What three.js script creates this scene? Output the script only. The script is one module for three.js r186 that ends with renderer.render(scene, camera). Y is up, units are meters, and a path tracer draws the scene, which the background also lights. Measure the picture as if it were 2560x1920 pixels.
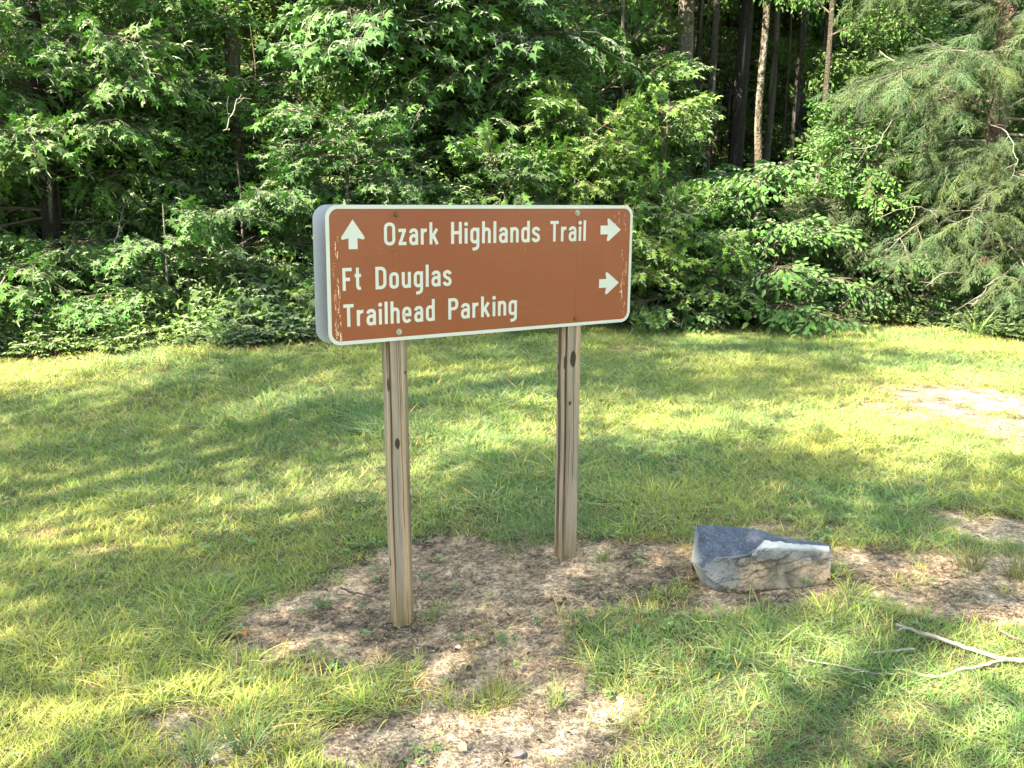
import * as THREE from 'three';
import { mergeGeometries, toCreasedNormals } from 'three/addons/utils/BufferGeometryUtils.js';
import { RoundedBoxGeometry } from 'three/addons/geometries/RoundedBoxGeometry.js';

// ───────────────────────── camera, sky, sun, exposure
const V3 = (x, y, z) => new THREE.Vector3(x, y, z), { lerp, clamp, smoothstep } = THREE.MathUtils, DEG = Math.PI / 180;
const EYE = 2.0, PITCH = 11.258 * DEG, ROLL = 0.558 * DEG, FOCAL = 2400;
const scene = new THREE.Scene();
const camera = new THREE.PerspectiveCamera(43.603, 4 / 3, 0.05, 400);
camera.rotation.order = 'YXZ';
camera.position.set(0, EYE, 0);
camera.rotation.set(-PITCH, 0, ROLL);
const SUN = V3(-0.62, 0.80, 0.60).normalize();
{
  const W = 64, H = 32, d = new Float32Array(W * H * 4);
  for (let r = 0; r < H; r++) for (let c = 0; c < W; c++) {
    const y = Math.max(0, Math.sin(((r + 0.5) / H - 0.5) * Math.PI)), k = Math.pow(y, 0.45), i = (r * W + c) * 4;
    d[i] = lerp(1.28, 0.84, k); d[i + 1] = lerp(1.36, 1.04, k); d[i + 2] = lerp(1.36, 1.24, k); d[i + 3] = 1;
  }
  const t = new THREE.DataTexture(d, W, H, THREE.RGBAFormat, THREE.FloatType);
  t.mapping = THREE.EquirectangularReflectionMapping; t.magFilter = t.minFilter = THREE.LinearFilter; t.needsUpdate = true;
  scene.background = t; scene.environment = t;
  scene.backgroundIntensity = 0.3; scene.environmentIntensity = 0.3;
}
const sun = new THREE.DirectionalLight(new THREE.Color().setRGB(1, 0.86, 0.62), 5);
sun.name = 'sun'; sun.position.copy(SUN).multiplyScalar(60).add(V3(0, 0, -8)); sun.target.position.set(0, 0, -8);
sun.castShadow = true; sun.shadow.mapSize.set(4096, 4096);
Object.assign(sun.shadow.camera, { left: -30, right: 30, top: 30, bottom: -30, near: 1, far: 150 });
scene.add(sun, sun.target);
const renderer = new THREE.WebGLRenderer({ antialias: true });
renderer.toneMapping = THREE.LinearToneMapping; renderer.toneMappingExposure = 6.7;
renderer.shadowMap.enabled = true;

// ───────────────────────── helpers
function rng(seed) { let a = seed | 0; const f = () => { a = (a + 0x6d2b79f5) | 0; let t = Math.imul(a ^ (a >>> 15), 1 | a); t = (t + Math.imul(t ^ (t >>> 7), 61 | t)) ^ t; return ((t ^ (t >>> 14)) >>> 0) / 4294967296; };
  f.r = (a, b) => a + (b - a) * f(); f.s = (a) => (f() * 2 - 1) * a; return f; }
const hash = (x, y, z) => { let h = Math.imul(x, 374761393) ^ Math.imul(y, 668265263) ^ Math.imul(z, 2147483647 ^ 0x5bd1e995); h = Math.imul(h ^ (h >>> 13), 1274126177); return ((h ^ (h >>> 16)) >>> 0) / 4294967296; };
function noise(x, y, z = 0) { const i = Math.floor(x), j = Math.floor(y), k = Math.floor(z), s = (t) => t * t * (3 - 2 * t), u = s(x - i), v = s(y - j), w = s(z - k);
  const L = (kk) => lerp(lerp(hash(i, j, kk), hash(i + 1, j, kk), u), lerp(hash(i, j + 1, kk), hash(i + 1, j + 1, kk), u), v);
  return lerp(L(k), L(k + 1), w) * 2 - 1; }
const fbm = (x, y, z = 0, o = 4) => { let s = 0, a = 0.5; for (let n = 0; n < o; n++) { s += a * noise(x, y, z); x = x * 2.03 + 11.3; y = y * 2.03 + 5.7; z = z * 2.03 + 3.1; a *= 0.5; } return s; };
const rgb = (r, g, b) => new THREE.Color().setRGB(r, g, b);
const used = {};
function numbered(n) { const k = used[n] = (used[n] ?? -1) + 1; return k ? `${n}_${String(k).padStart(3, '0')}` : n; }
function tag(o, label, category, group) { o.userData.label = label; if (category) o.userData.category = category; if (group) o.userData.group = group; return o; }
function thing(name, label, category, pos = [0, 0, 0], group) { const o = new THREE.Group(); o.name = numbered(name); o.position.set(...pos); scene.add(o); return tag(o, label, category, group); }
function mesh(name, g, m, parent = scene) { const o = new THREE.Mesh(g, m); o.name = parent === scene ? numbered(name) : name; o.castShadow = o.receiveShadow = true; parent.add(o); return o; }
function instanced(name, g, m, mats, cols, parent = scene) { const o = new THREE.InstancedMesh(g, m, mats.length); mats.forEach((t, i) => { o.setMatrixAt(i, t); if (cols) o.setColorAt(i, cols[i]); });
  o.name = parent === scene ? numbered(name) : name; o.castShadow = o.receiveShadow = true; parent.add(o); return o; }

// ground height of the clearing (a low swell under the sign, rising gently into the wood)
function G(x, z) { const s = (x + 0.5) * 0.833 - (z + 4.28) * 0.55; return 0.04 + 0.14 * Math.tanh((s - 0.5) / 0.95) - 0.1 * smoothstep(s, 3.5, 8) + 0.02 * fbm(x * 0.7, z * 0.7, 2, 2) + 0.03 * Math.max(0, -z - 15); }
// the camera's sight line through a point of the photograph (2560 x 1920), used to lay things out
function sight(px, py) { const u = px - 1280, v = py - 960, c = Math.cos(ROLL), s = Math.sin(ROLL), a = (u * c + v * s) / FOCAL, b = (-u * s + v * c) / FOCAL, cp = Math.cos(PITCH), sp = Math.sin(PITCH);
  return V3(a, -sp - b * cp, -cp + b * sp); }
function at(px, py, depth) { const d = sight(px, py); return d.multiplyScalar(depth / -d.z).add(V3(0, EYE, 0)); }
function onGround(px, py, lift = 0) { const d = sight(px, py); let t = EYE / -d.y; for (let i = 0; i < 12; i++) { const y = G(d.x * t, d.z * t) + lift; t = (y - EYE) / d.y; } return V3(d.x * t, EYE + d.y * t, d.z * t); }

// a geometry collector: leaves, blades and tubes with vertex colours
class MB {
  constructor() { this.p = []; this.c = []; this.u = []; this.i = []; }
  v(x, y, z, c, u = 0, w = 0) { this.p.push(x, y, z); this.c.push(c.r, c.g, c.b); this.u.push(u, w); return this.p.length / 3 - 1; }
  fan(pts, m, c) { const q = V3(0, 0, 0), n0 = this.p.length / 3; for (const t of pts) { q.set(...t).applyMatrix4(m); this.v(q.x, q.y, q.z, c, t[0], t[1]); } for (let k = 1; k < pts.length; k++) this.i.push(n0, n0 + k, n0 + (k % (pts.length - 1)) + 1); }
  tube(pts, rad, sides, c, uvScale = 1, wob = 0) {
    const n0 = this.p.length / 3, N = pts.length, T = V3(), A = V3(), B = V3(), up = V3(0.31, 0.2, 0.93).normalize(); let len = 0;
    for (let k = 0; k < N; k++) { T.subVectors(pts[Math.min(N - 1, k + 1)], pts[Math.max(0, k - 1)]).normalize(); A.crossVectors(up, T); if (A.lengthSq() < 1e-4) A.set(1, 0, 0); A.normalize(); B.crossVectors(T, A); if (k) len += pts[k].distanceTo(pts[k - 1]);
      for (let s = 0; s <= sides; s++) { const a = s / sides * 2 * Math.PI, r = rad[k] * (1 + (wob ? wob * noise(Math.cos(a) * 2 + pts[k].x, Math.sin(a) * 2, len * 2) : 0)), x = Math.cos(a) * r, y = Math.sin(a) * r; const cc = typeof c === 'function' ? c(k / (N - 1), a, len) : c;
        this.v(pts[k].x + A.x * x + B.x * y, pts[k].y + A.y * x + B.y * y, pts[k].z + A.z * x + B.z * y, cc, s / sides * uvScale, len); } }
    for (let k = 0; k < N - 1; k++) for (let s = 0; s < sides; s++) { const a = n0 + k * (sides + 1) + s, b = a + sides + 1; this.i.push(a, a + 1, b + 1, a, b + 1, b); }
    for (const [k, f] of [[0, 1], [N - 1, 0]]) { const o = n0 + k * (sides + 1), q = this.v(pts[k].x, pts[k].y, pts[k].z, typeof c === 'function' ? c(k / (N - 1), 0, k ? len : 0) : c); for (let s = 0; s < sides; s++) f ? this.i.push(q, o + s + 1, o + s) : this.i.push(q, o + s, o + s + 1); }
  }
  geo() { const g = new THREE.BufferGeometry(); g.setAttribute('position', new THREE.Float32BufferAttribute(this.p, 3)); g.setAttribute('color', new THREE.Float32BufferAttribute(this.c, 3)); g.setAttribute('uv', new THREE.Float32BufferAttribute(this.u, 2)); g.setIndex(this.i); g.computeVertexNormals(); return g; }
}
function basis(pos, Y, Z, s = 1, out = new THREE.Matrix4()) { const y = Y.clone().normalize(), x = V3().crossVectors(y, Z); if (x.lengthSq() < 1e-5) x.crossVectors(y, V3(1, 0.1, 0)); x.normalize(); const z = V3().crossVectors(x, y);
  return out.makeBasis(x.multiplyScalar(s), y.multiplyScalar(s), z.multiplyScalar(s)).setPosition(pos); }
function dataTex(w, h, f, repeat, srgb) { const d = new Uint8Array(w * h * 4); for (let y = 0; y < h; y++) for (let x = 0; x < w; x++) { const v = f(x / w, y / h), i = (y * w + x) * 4; d[i] = clamp(v[0], 0, 1) * 255; d[i + 1] = clamp(v[1], 0, 1) * 255; d[i + 2] = clamp(v[2], 0, 1) * 255; d[i + 3] = 255; }
  const t = new THREE.DataTexture(d, w, h); t.magFilter = THREE.LinearFilter; t.minFilter = THREE.LinearMipmapLinearFilter; t.generateMipmaps = true; if (repeat) t.wrapS = t.wrapT = THREE.RepeatWrapping; if (srgb) t.colorSpace = THREE.SRGBColorSpace; t.needsUpdate = true; return t; }
// noise that tiles over the unit square
const tile = (x, y, n, s) => { const i = Math.floor(x * n), j = Math.floor(y * n), f = (t) => t * t * (3 - 2 * t), u = f(x * n - i), v = f(y * n - j), h = (a, b) => hash(((a % n) + n) % n, ((b % n) + n) % n, s); return lerp(lerp(h(i, j), h(i + 1, j), u), lerp(h(i, j + 1), h(i + 1, j + 1), u), v); };

// blobs laid out on the ground from the photograph: [px, py, half width, half height, strength]
const blobs = (list) => list.map(([px, py, rx, ry, s = 1]) => { const c = onGround(px, py), a = onGround(px + rx, py), n = onGround(px, py - ry), f = onGround(px, py + ry); return { x: c.x, z: c.z, rx: Math.abs(a.x - c.x) * 1.08, rz: Math.abs(n.z - f.z) / 2 * 1.08, s }; });
function blobField(bl, x, z, soft, rag) { let m = 0; for (const b of bl) { const dx = (x - b.x) / b.rx, dz = (z - b.z) / b.rz, r = Math.sqrt(dx * dx + dz * dz); if (r < 2) m = Math.max(m, b.s * (1 - smoothstep(r + rag * fbm(x * 2.3, z * 2.3, 7, 3), 1 - soft, 1 + soft))); } return m; }
const DIRT = blobs([[820, 1545, 190, 75, 1], [690, 1600, 120, 30, 0.9], [1120, 1420, 230, 75, 0.95], [1330, 1450, 330, 105, 0.85], [1560, 1420, 200, 70, 0.8], [1000, 1560, 190, 95, 0.85], [1230, 1600, 220, 130, 0.9], [1380, 1690, 110, 120, 0.75],
  [1210, 1650, 170, 90, 0.8], [900, 1660, 180, 35, 0.6], [1130, 1860, 330, 90, 1], [1330, 1800, 190, 70, 0.85], [460, 1810, 110, 50, 0.8], [540, 1890, 130, 50, 0.6], [1900, 1475, 230, 40, 0.8], [2170, 1400, 150, 40, 0.9], [2400, 1430, 260, 55, 0.9], [2440, 1505, 220, 55, 1], [2520, 1320, 130, 45, 0.8],
  [2400, 1290, 90, 25, 0.6], [2400, 1000, 170, 45, 0.6], [2520, 1060, 120, 60, 0.62], [2260, 1025, 90, 20, 0.5], [1580, 872, 70, 14, 0.5], [2000, 1330, 150, 25, 0.45], [100, 1335, 60, 18, 0.5], [560, 1420, 60, 25, 0.4], [250, 1380, 60, 18, 0.4], [1800, 1510, 190, 35, 0.55], [230, 1480, 40, 20, 0.35]]);
const dirt = (x, z) => blobField(DIRT, x, z, 0.35, 0.5);
const EDGE = [[-700, 950], [0, 897], [290, 885], [694, 866], [1000, 846], [1300, 822], [1620, 802], [1909, 814], [2198, 812], [2430, 833], [2560, 850], [3200, 910]].map(([x, y]) => onGround(x, y));
function edgeZ(x) { for (let k = 1; k < EDGE.length; k++) if (x < EDGE[k].x) { const a = EDGE[k - 1], b = EDGE[k]; return lerp(a.z, b.z, clamp((x - a.x) / (b.x - a.x), 0, 1)); } return EDGE[EDGE.length - 1].z; }

// ───────────────────────── ground
const detail = dataTex(512, 512, (x, y) => { let v = 0.5 + 0.5 * (tile(x, y, 8, 1) - 0.5) + 0.5 * (tile(x, y, 32, 2) - 0.5) + 0.55 * (tile(x, y, 96, 3) - 0.5) + 0.6 * (tile(x, y, 250, 4) - 0.5); v = clamp(0.3 + v * 0.72, 0, 1); return [v, v * 0.985, v * 0.96]; }, true, true);
{
  const xs = [], zs = [], push = (a, from, to, step) => { for (let q = from; q < to - 1e-6; q += step) a.push(q); };
  push(xs, -260, -40, 20); push(xs, -40, -9, 1); push(xs, -9, -5, 0.1); push(xs, -5, 5, 0.035); push(xs, 5, 9, 0.1); push(xs, 9, 40, 1); push(xs, 40, 261, 20);
  push(zs, -260, -40, 20); push(zs, -40, -17, 0.5); push(zs, -17, -9, 0.08); push(zs, -9, -2.6, 0.035); push(zs, -2.6, 2, 0.4); push(zs, 2, 40, 3); push(zs, 40, 261, 20);
  const nx = xs.length, nz = zs.length, p = new Float32Array(nx * nz * 3), c = new Float32Array(nx * nz * 3), u = new Float32Array(nx * nz * 2), idx = [];
  for (let j = 0; j < nz; j++) for (let i = 0; i < nx; i++) {
    const x = xs[i], z = zs[j], o = j * nx + i, near = Math.abs(x) < 9.5 && z < -2 && z > -20, d = near ? dirt(x, z) : 0, e = edgeZ(x), wood = smoothstep(e - z + 0.4 * noise(x * 1.7, z * 1.7, 4), -0.15, 0.5);
    const n = near ? fbm(x * 6, z * 6, 1, 3) : 0, f = near ? noise(x * 21, z * 21, 5) : 0, m = fbm(x * 1.3, z * 1.3, 9, 3);
    let r = 0.11 + 0.035 * m, g = 0.095 + 0.03 * m, b = 0.045 + 0.01 * m;                            // thatch and soil under the turf
    const k = smoothstep(d + 0.25 * n, 0.2, 0.7), sand = smoothstep(x, 1.6, 3.4), grey = (1 - smoothstep(-z, 3.5, 4.3)) * (1 - sand);
    const br = smoothstep(fbm(x * 2.6 + 4, z * 2.6, 12, 3), 0.0, 0.32) * 0.7; let R = lerp(0.37, 0.17, br) + 0.1 * n + 0.05 * f, Gc = lerp(0.265, 0.125, br) + 0.08 * n + 0.04 * f, B = lerp(0.18, 0.085, br) + 0.06 * n + 0.03 * f;     // bare earth, pinkish tan
    R = lerp(R, 0.2 + 0.08 * n + 0.05 * f, grey); Gc = lerp(Gc, 0.165 + 0.07 * n + 0.05 * f, grey); B = lerp(B, 0.135 + 0.06 * n + 0.04 * f, grey);
    R = lerp(R, 0.44 + 0.16 * n, sand); Gc = lerp(Gc, 0.36 + 0.14 * n, sand); B = lerp(B, 0.265 + 0.11 * n, sand);
    r = lerp(r, R, k); g = lerp(g, Gc, k); b = lerp(b, B, k);
    r = lerp(r, 0.11 + 0.04 * m, wood); g = lerp(g, 0.07 + 0.025 * m, wood); b = lerp(b, 0.045 + 0.015 * m, wood);   // leaf mould in the wood
    const away = Math.max(smoothstep(z, -2.6, -1.8), smoothstep(Math.abs(x) + z * 0.62, 0.7, 1.6)) * (1 - wood); r = lerp(r, 0.19 + 0.06 * m, away); g = lerp(g, 0.245 + 0.07 * m, away); b = lerp(b, 0.05, away);                            // mown verge beyond the part grown blade by blade
    p.set([x, G(x, z) + (near ? 0.012 * n + 0.004 * f - 0.012 * k : 0) + (Math.abs(x) > 40 || Math.abs(z) > 40 ? 0 : 0), z], o * 3); c.set([r * 2.1, g * 2.1, b * 2.1], o * 3); u.set([x / 1.3, z / 1.3], o * 2);
  }
  for (let j = 0; j < nz - 1; j++) for (let i = 0; i < nx - 1; i++) { const a = j * nx + i, b = a + nx; idx.push(a, b, a + 1, a + 1, b, b + 1); }
  const g = new THREE.BufferGeometry(); g.setAttribute('position', new THREE.BufferAttribute(p, 3)); g.setAttribute('color', new THREE.BufferAttribute(c, 3)); g.setAttribute('uv', new THREE.BufferAttribute(u, 2)); g.setIndex(idx); g.computeVertexNormals();
  const o = mesh('ground', g, new THREE.MeshStandardMaterial({ name: 'soil', vertexColors: true, map: detail, bumpMap: detail, bumpScale: 0.012, roughness: 0.95 }));
  o.userData.kind = 'structure'; tag(o, 'grassy clearing floor with bare earth patches running into the wood', 'ground');
}

// ───────────────────────── the sign
const WOOD = (seed, knots) => {                                       // weathered timber: left half one face, right half the next
  const w = 512, h = 2048, c = document.createElement('canvas'); c.width = w; c.height = h; const x = c.getContext('2d'), R = rng(seed), img = x.createImageData(w, h), b = document.createElement('canvas'); b.width = w; b.height = h; const y = b.getContext('2d'), im2 = y.createImageData(w, h);
  for (let j = 0; j < h; j++) for (let i = 0; i < w; i++) {
    const face = i < 256 ? 0 : 1, u = (i % 256) / 256, v = j / h; let su = u, kd = 0;             // v = 0 at the top of the post
    for (const k of knots) if (k[0] === face) { const dx = (u - k[1]) * 0.086 + 0.004 * noise(v * 60, u * 5, k[1] * 99), dy = (v - k[2]) * 2, r = Math.sqrt(dx * dx / (k[3] * k[3]) + dy * dy / (k[4] * k[4])); su += -Math.sign(dx || 1) * -0.1 * Math.exp(-r * 0.75) * (1 - Math.exp(-Math.abs(dx) * 300)); if (r < 1.15) kd = Math.max(kd, 1 - smoothstep(r, 0.75, 1.15)); }
    const wob = 0.05 * noise(v * 5 + seed, face * 9, 1) + 0.02 * noise(v * 17, seed, face), q = su + wob;
    const ring = Math.sin((q * (face ? 17 : 10) + 1.2 * noise(q * 3 + seed, v * 2.2, face * 5)) * Math.PI * 2) * 0.5 + 0.5, fine = noise(q * 90, v * 14, face + 3), fib = noise(q * 240, v * 60, face + 7);
    const stain = smoothstep(noise(q * 3.3 + 4, v * 1.5 + seed, face) + 0.25 * noise(q * 9, v * 3, 8), 0.05, 0.6), crack = smoothstep(noise(q * 26 + 3, v * 3.1, face + 11), 0.58, 0.74), warm = smoothstep(noise(q * 4 + 20, v * 0.9, seed), 0, 0.7);
    let L = 0.68 - (face ? 0.13 : 0.17) * Math.pow(ring, 3) + 0.07 * fine + 0.05 * fib; let r = L * 0.98, g = L * 0.89, bl = L * 0.81;
    r += 0.12 * warm; g += 0.06 * warm; bl += 0.0 * warm;
    { const st = stain * (face ? 0.5 : 1.15); r *= 1 - 0.36 * st; g *= 1 - 0.43 * st; bl *= 1 - 0.5 * st; }
    const moss = smoothstep(v, 0.78, 0.93) * (0.6 + 0.4 * noise(q * 9, v * 40, 5)); r = lerp(r, 0.55 + 0.06 * fine, moss); g = lerp(g, 0.47 + 0.06 * fine, moss); bl = lerp(bl, 0.30, moss);
    if (crack > 0) { r *= 1 - 0.65 * crack; g *= 1 - 0.68 * crack; bl *= 1 - 0.7 * crack; }
    if (kd > 0) { const kk = 0.24 + 0.05 * noise(u * 40, v * 200, 2); r = lerp(r, kk * 1.05, kd); g = lerp(g, kk * 0.8, kd); bl = lerp(bl, kk * 0.72, kd); }
    const o = (j * w + i) * 4; img.data.set([clamp(r, 0, 1) * 255, clamp(g, 0, 1) * 255, clamp(bl, 0, 1) * 255, 255], o); const hb = clamp(0.6 - 0.25 * Math.pow(ring, 3) + 0.1 * fine + 0.06 * fib - 0.55 * crack - 0.2 * kd, 0, 1) * 255; im2.data.set([hb, hb, hb, 255], o);
  }
  x.putImageData(img, 0, 0); y.putImageData(im2, 0, 0);
  const t = new THREE.CanvasTexture(c), tb = new THREE.CanvasTexture(b); t.colorSpace = THREE.SRGBColorSpace;
  return new THREE.MeshStandardMaterial({ name: 'weathered_timber', map: t, bumpMap: tb, bumpScale: 0.004, roughness: 0.9 });
};
{
  const YAW = 33.364 * DEG, SW = 1.6835, SH = 0.6, sg = thing('trail_sign', 'brown metal trail sign with white arrows standing on two timber posts', 'sign', [-0.79225, EYE - 0.05698, -4.09487]);
  sg.rotation.y = YAW;                                                // local x runs along the panel, y down is negative, z towards the reader
  const rr = (w, h, r, x0 = 0, y0 = 0, S = new THREE.Shape()) => { S.moveTo(x0 + r, y0); S.lineTo(x0 + w - r, y0); S.absarc(x0 + w - r, y0 - r, r, Math.PI / 2, 0, true); S.lineTo(x0 + w, y0 - h + r); S.absarc(x0 + w - r, y0 - h + r, r, 0, -Math.PI / 2, true); S.lineTo(x0 + r, y0 - h); S.absarc(x0 + r, y0 - h + r, r, -Math.PI / 2, -Math.PI, true); S.lineTo(x0, y0 - r); S.absarc(x0 + r, y0 - r, r, Math.PI, Math.PI / 2, true); return S; };
  // printed sheeting: brown film, faint horizontal rolling marks, worn scratches near both ends, rust runs
  const cw = 2048, ch = 730, cv = document.createElement('canvas'); cv.width = cw; cv.height = ch; const x = cv.getContext('2d'), R = rng(5), M = cw / SW;
  x.fillStyle = 'rgb(138,62,42)'; x.fillRect(0, 0, cw, ch);
  for (let k = 0; k < 900; k++) { x.fillStyle = `rgba(${R() < 0.5 ? '172,100,66' : '122,60,40'},${R.r(0.02, 0.07)})`; x.fillRect(R() * cw, R() * ch, R.r(60, 700), R.r(1, 3)); }
  for (let k = 0; k < 500; k++) { x.fillStyle = `rgba(${R() < 0.5 ? '165,95,60' : '130,66,44'},${R.r(0.02, 0.06)})`; x.beginPath(); x.ellipse(R() * cw, R() * ch, R.r(10, 120), R.r(8, 60), 0, 0, 7); x.fill(); }
  const scratch = (d0, d1, y0, y1, n) => { for (let k = 0; k < n; k++) { let X = R.r(d0, d1) * M, Y = R.r(y0, y1) * M, L = R.r(6, 46); x.fillStyle = `rgba(245,215,195,${R.r(0.35, 0.95)})`; for (let q = 0; q < L; q += 3) { if (R() < 0.75) x.fillRect(X, Y + q, R.r(1.5, 4.5), 4); X += R.s(0.8); } } };
  scratch(0.026, 0.055, 0.1, 0.57, 30); scratch(0.03, 0.06, 0.33, 0.58, 30); scratch(1.615, 1.65, 0.03, 0.54, 16); scratch(1.61, 1.63, 0.3, 0.48, 16); scratch(1.56, 1.6, 0.03, 0.1, 4);
  for (let k = 0; k < 70; k++) { x.fillStyle = `rgba(235,205,185,${R.r(0.2, 0.7)})`; x.beginPath(); x.arc(R() * cw, R() * ch, R.r(0.8, 2.4), 0, 7); x.fill(); }
  const run = (d, y0, y1, w, a) => { for (let Y = y0 * M; Y < y1 * M; Y += 2) { x.fillStyle = `rgba(96,42,24,${a * (0.6 + 0.4 * R())})`; x.fillRect(d * M - w / 2 + 2 * noise(Y * 0.02, d * 9), Y, w, 2.4); } };
  run(1.329, 0.05, 0.56, 3.4, 0.5); run(1.326, 0.05, 0.12, 8, 0.45); run(0.315, 0.2, 0.33, 7, 0.28); run(0.342, 0.19, 0.3, 6, 0.22); run(1.327, 0.565, 0.588, 8, 0.5); run(1.322, 0.36, 0.56, 9, 0.16);
  for (const [d, y] of [[0.306, 0.205], [0.315, 0.2], [0.33, 0.196]]) { x.fillStyle = 'rgba(70,32,22,.8)'; x.beginPath(); x.arc(d * M, y * M, 3.5, 0, 7); x.fill(); }
  const film = new THREE.CanvasTexture(cv); film.colorSpace = THREE.SRGBColorSpace; film.repeat.set(1 / SW, 1 / SH); film.offset.set(0, 1);
  const wave = dataTex(64, 1024, (u, v) => { const h = 0.5 + 0.28 * (tile(u, v, 90, 4) - 0.5) + 0.3 * (tile(0.3, v, 140, 2) - 0.5) + 0.25 * (tile(0.3, v, 40, 6) - 0.5); return [h, h, h]; }, true); wave.repeat.set(1 / SW, 1 / SH);
  const brown = new THREE.MeshPhysicalMaterial({ name: 'brown_film', map: film, bumpMap: wave, bumpScale: 0.0004, roughness: 0.38, clearcoat: 0.7, clearcoatRoughness: 0.16 });
  const white = new THREE.MeshPhysicalMaterial({ name: 'white_film', color: rgb(0.62, 0.62, 0.615), roughness: 0.4 });
  const alu = new THREE.MeshStandardMaterial({ name: 'bare_aluminium', color: rgb(0.5, 0.56, 0.68), metalness: 0.3, roughness: 0.5 });
  const steel = new THREE.MeshStandardMaterial({ name: 'zinc_bolt', color: rgb(0.5, 0.5, 0.52), metalness: 0.9, roughness: 0.4 }), rust = new THREE.MeshStandardMaterial({ name: 'rusty_bolt', color: rgb(0.2, 0.1, 0.06), metalness: 0.4, roughness: 0.7 });
  const flat = (S, d) => new THREE.ExtrudeGeometry(S, { depth: d, bevelEnabled: false, curveSegments: 14 });
  const panel = mesh('sign_panel', flat(rr(SW, SH, 0.056), 0.0025).translate(0, 0, -0.0025), [brown, white], sg);
  mesh('border', flat(Object.assign(rr(SW, SH, 0.056), { holes: [rr(SW - 0.032, SH - 0.032, 0.041, 0.016, -0.016)] }), 0.0005).translate(0, 0, 0.0001), white, panel);
  // arrows
  const arrowShape = (L, Wd, st, hd, bk) => { const S = new THREE.Shape(), h = Wd / 2, s = st / 2, r = 0.007; S.moveTo(L, 0); S.lineTo(bk + 0.012, -h + 0.004); S.quadraticCurveTo(bk - 0.001, -h - 0.002, bk - 0.001, -h + 0.011); S.lineTo(hd, -s); S.lineTo(0, -s); S.lineTo(0, s); S.lineTo(hd, s); S.lineTo(bk - 0.001, h - 0.011); S.quadraticCurveTo(bk - 0.001, h + 0.002, bk + 0.012, h - 0.004); S.lineTo(L, 0); return S; };
  const arrow = (L, Wd, st, hd, bk, X, Y, rot) => { const o = mesh('arrow', flat(arrowShape(L, Wd, st, hd, bk), 0.0005), white, panel); o.position.set(X, Y, 0.0001); o.rotation.z = rot; };
  arrow(0.126, 0.112, 0.0415, 0.047, 0.042, 0.1235, -0.187, Math.PI / 2); arrow(0.132, 0.117, 0.044, 0.048, 0.044, 1.4745, -0.1225, 0); arrow(0.13, 0.117, 0.044, 0.047, 0.042, 1.4745, -0.393, 0);
  // lettering: strokes of an even width, letter by letter (cap height 1)
  const GL = { O: [0.55, 'M.07 .275Q.07 .07 .275 .07Q.48 .07 .48 .275L.48 .725Q.48 .93 .275 .93Q.07 .93 .07 .725Z'], o: [0.45, 'M.07 .22Q.07 .06 .225 .06Q.38 .06 .38 .22L.38 .5Q.38 .66 .225 .66Q.07 .66 .07 .5Z'],
    z: [0.42, 'M.02 .65L.4 .65|M.335 .68L.085 .04|M.02 .07L.42 .07'], a: [0.45, 'M.07 .53Q.09 .66 .23 .66Q.38 .66 .38 .5L.38 0|M.38 .36Q.3 .41 .22 .41Q.07 .4 .07 .23Q.07 .06 .21 .06Q.32 .06 .38 .17'], r: [0.31, 'M.07 0L.07 .72|M.07 .47Q.11 .66 .31 .645'],
    k: [0.47, 'M.07 0L.07 1|M.09 .26L.39 .7|M.19 .42L.41 0'], H: [0.52, 'M.07 0L.07 1|M.45 0L.45 1|M.07 .51L.45 .51'], i: [0.14, 'M.07 0L.07 .71|o.07 .9'], g: [0.45, 'M.38 .72L.38 -.1Q.37 -.22 .25 -.25L.11 -.27|M.38 .22Q.36 .07 .22 .07Q.07 .07 .07 .24L.07 .48Q.07 .66 .22 .66Q.36 .66 .38 .5'],
    h: [0.44, 'M.07 0L.07 1.02|M.07 .47Q.1 .66 .22 .66Q.37 .66 .37 .49L.37 0'], l: [0.14, 'M.07 0L.07 1.02'], n: [0.44, 'M.07 0L.07 .72|M.07 .47Q.1 .66 .22 .66Q.37 .66 .37 .49L.37 0'], d: [0.45, 'M.38 0L.38 1.02|M.38 .22Q.36 .06 .22 .06Q.07 .06 .07 .24L.07 .48Q.07 .66 .22 .66Q.36 .66 .38 .5'],
    s: [0.41, 'M.36 .54Q.32 .66 .2 .66Q.06 .65 .06 .53Q.06 .43 .2 .375Q.36 .31 .35 .19Q.34 .06 .2 .06Q.07 .06 .04 .19'], T: [0.48, 'M0 .93L.48 .93|M.24 0L.24 .9'], F: [0.45, 'M.07 0L.07 1|M.1 .93L.45 .93|M.1 .5L.36 .5'], t: [0.32, 'M.14 1L.14 .2Q.14 .05 .3 .09|M0 .65L.31 .65'],
    D: [0.51, 'M.07 .07L.07 .93L.22 .93Q.44 .93 .44 .7L.44 .3Q.44 .07 .22 .07Z'], u: [0.44, 'M.07 .72L.07 .22Q.08 .06 .21 .06Q.33 .06 .37 .22|M.37 0L.37 .72'], e: [0.45, 'M.08 .36L.38 .36L.38 .46Q.38 .66 .22 .66Q.07 .66 .07 .46L.07 .26Q.07 .06 .23 .06Q.33 .06 .38 .15'], P: [0.5, 'M.07 0L.07 1|M.1 .93L.26 .93Q.43 .93 .43 .72Q.43 .5 .26 .5L.1 .5'] };
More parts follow.
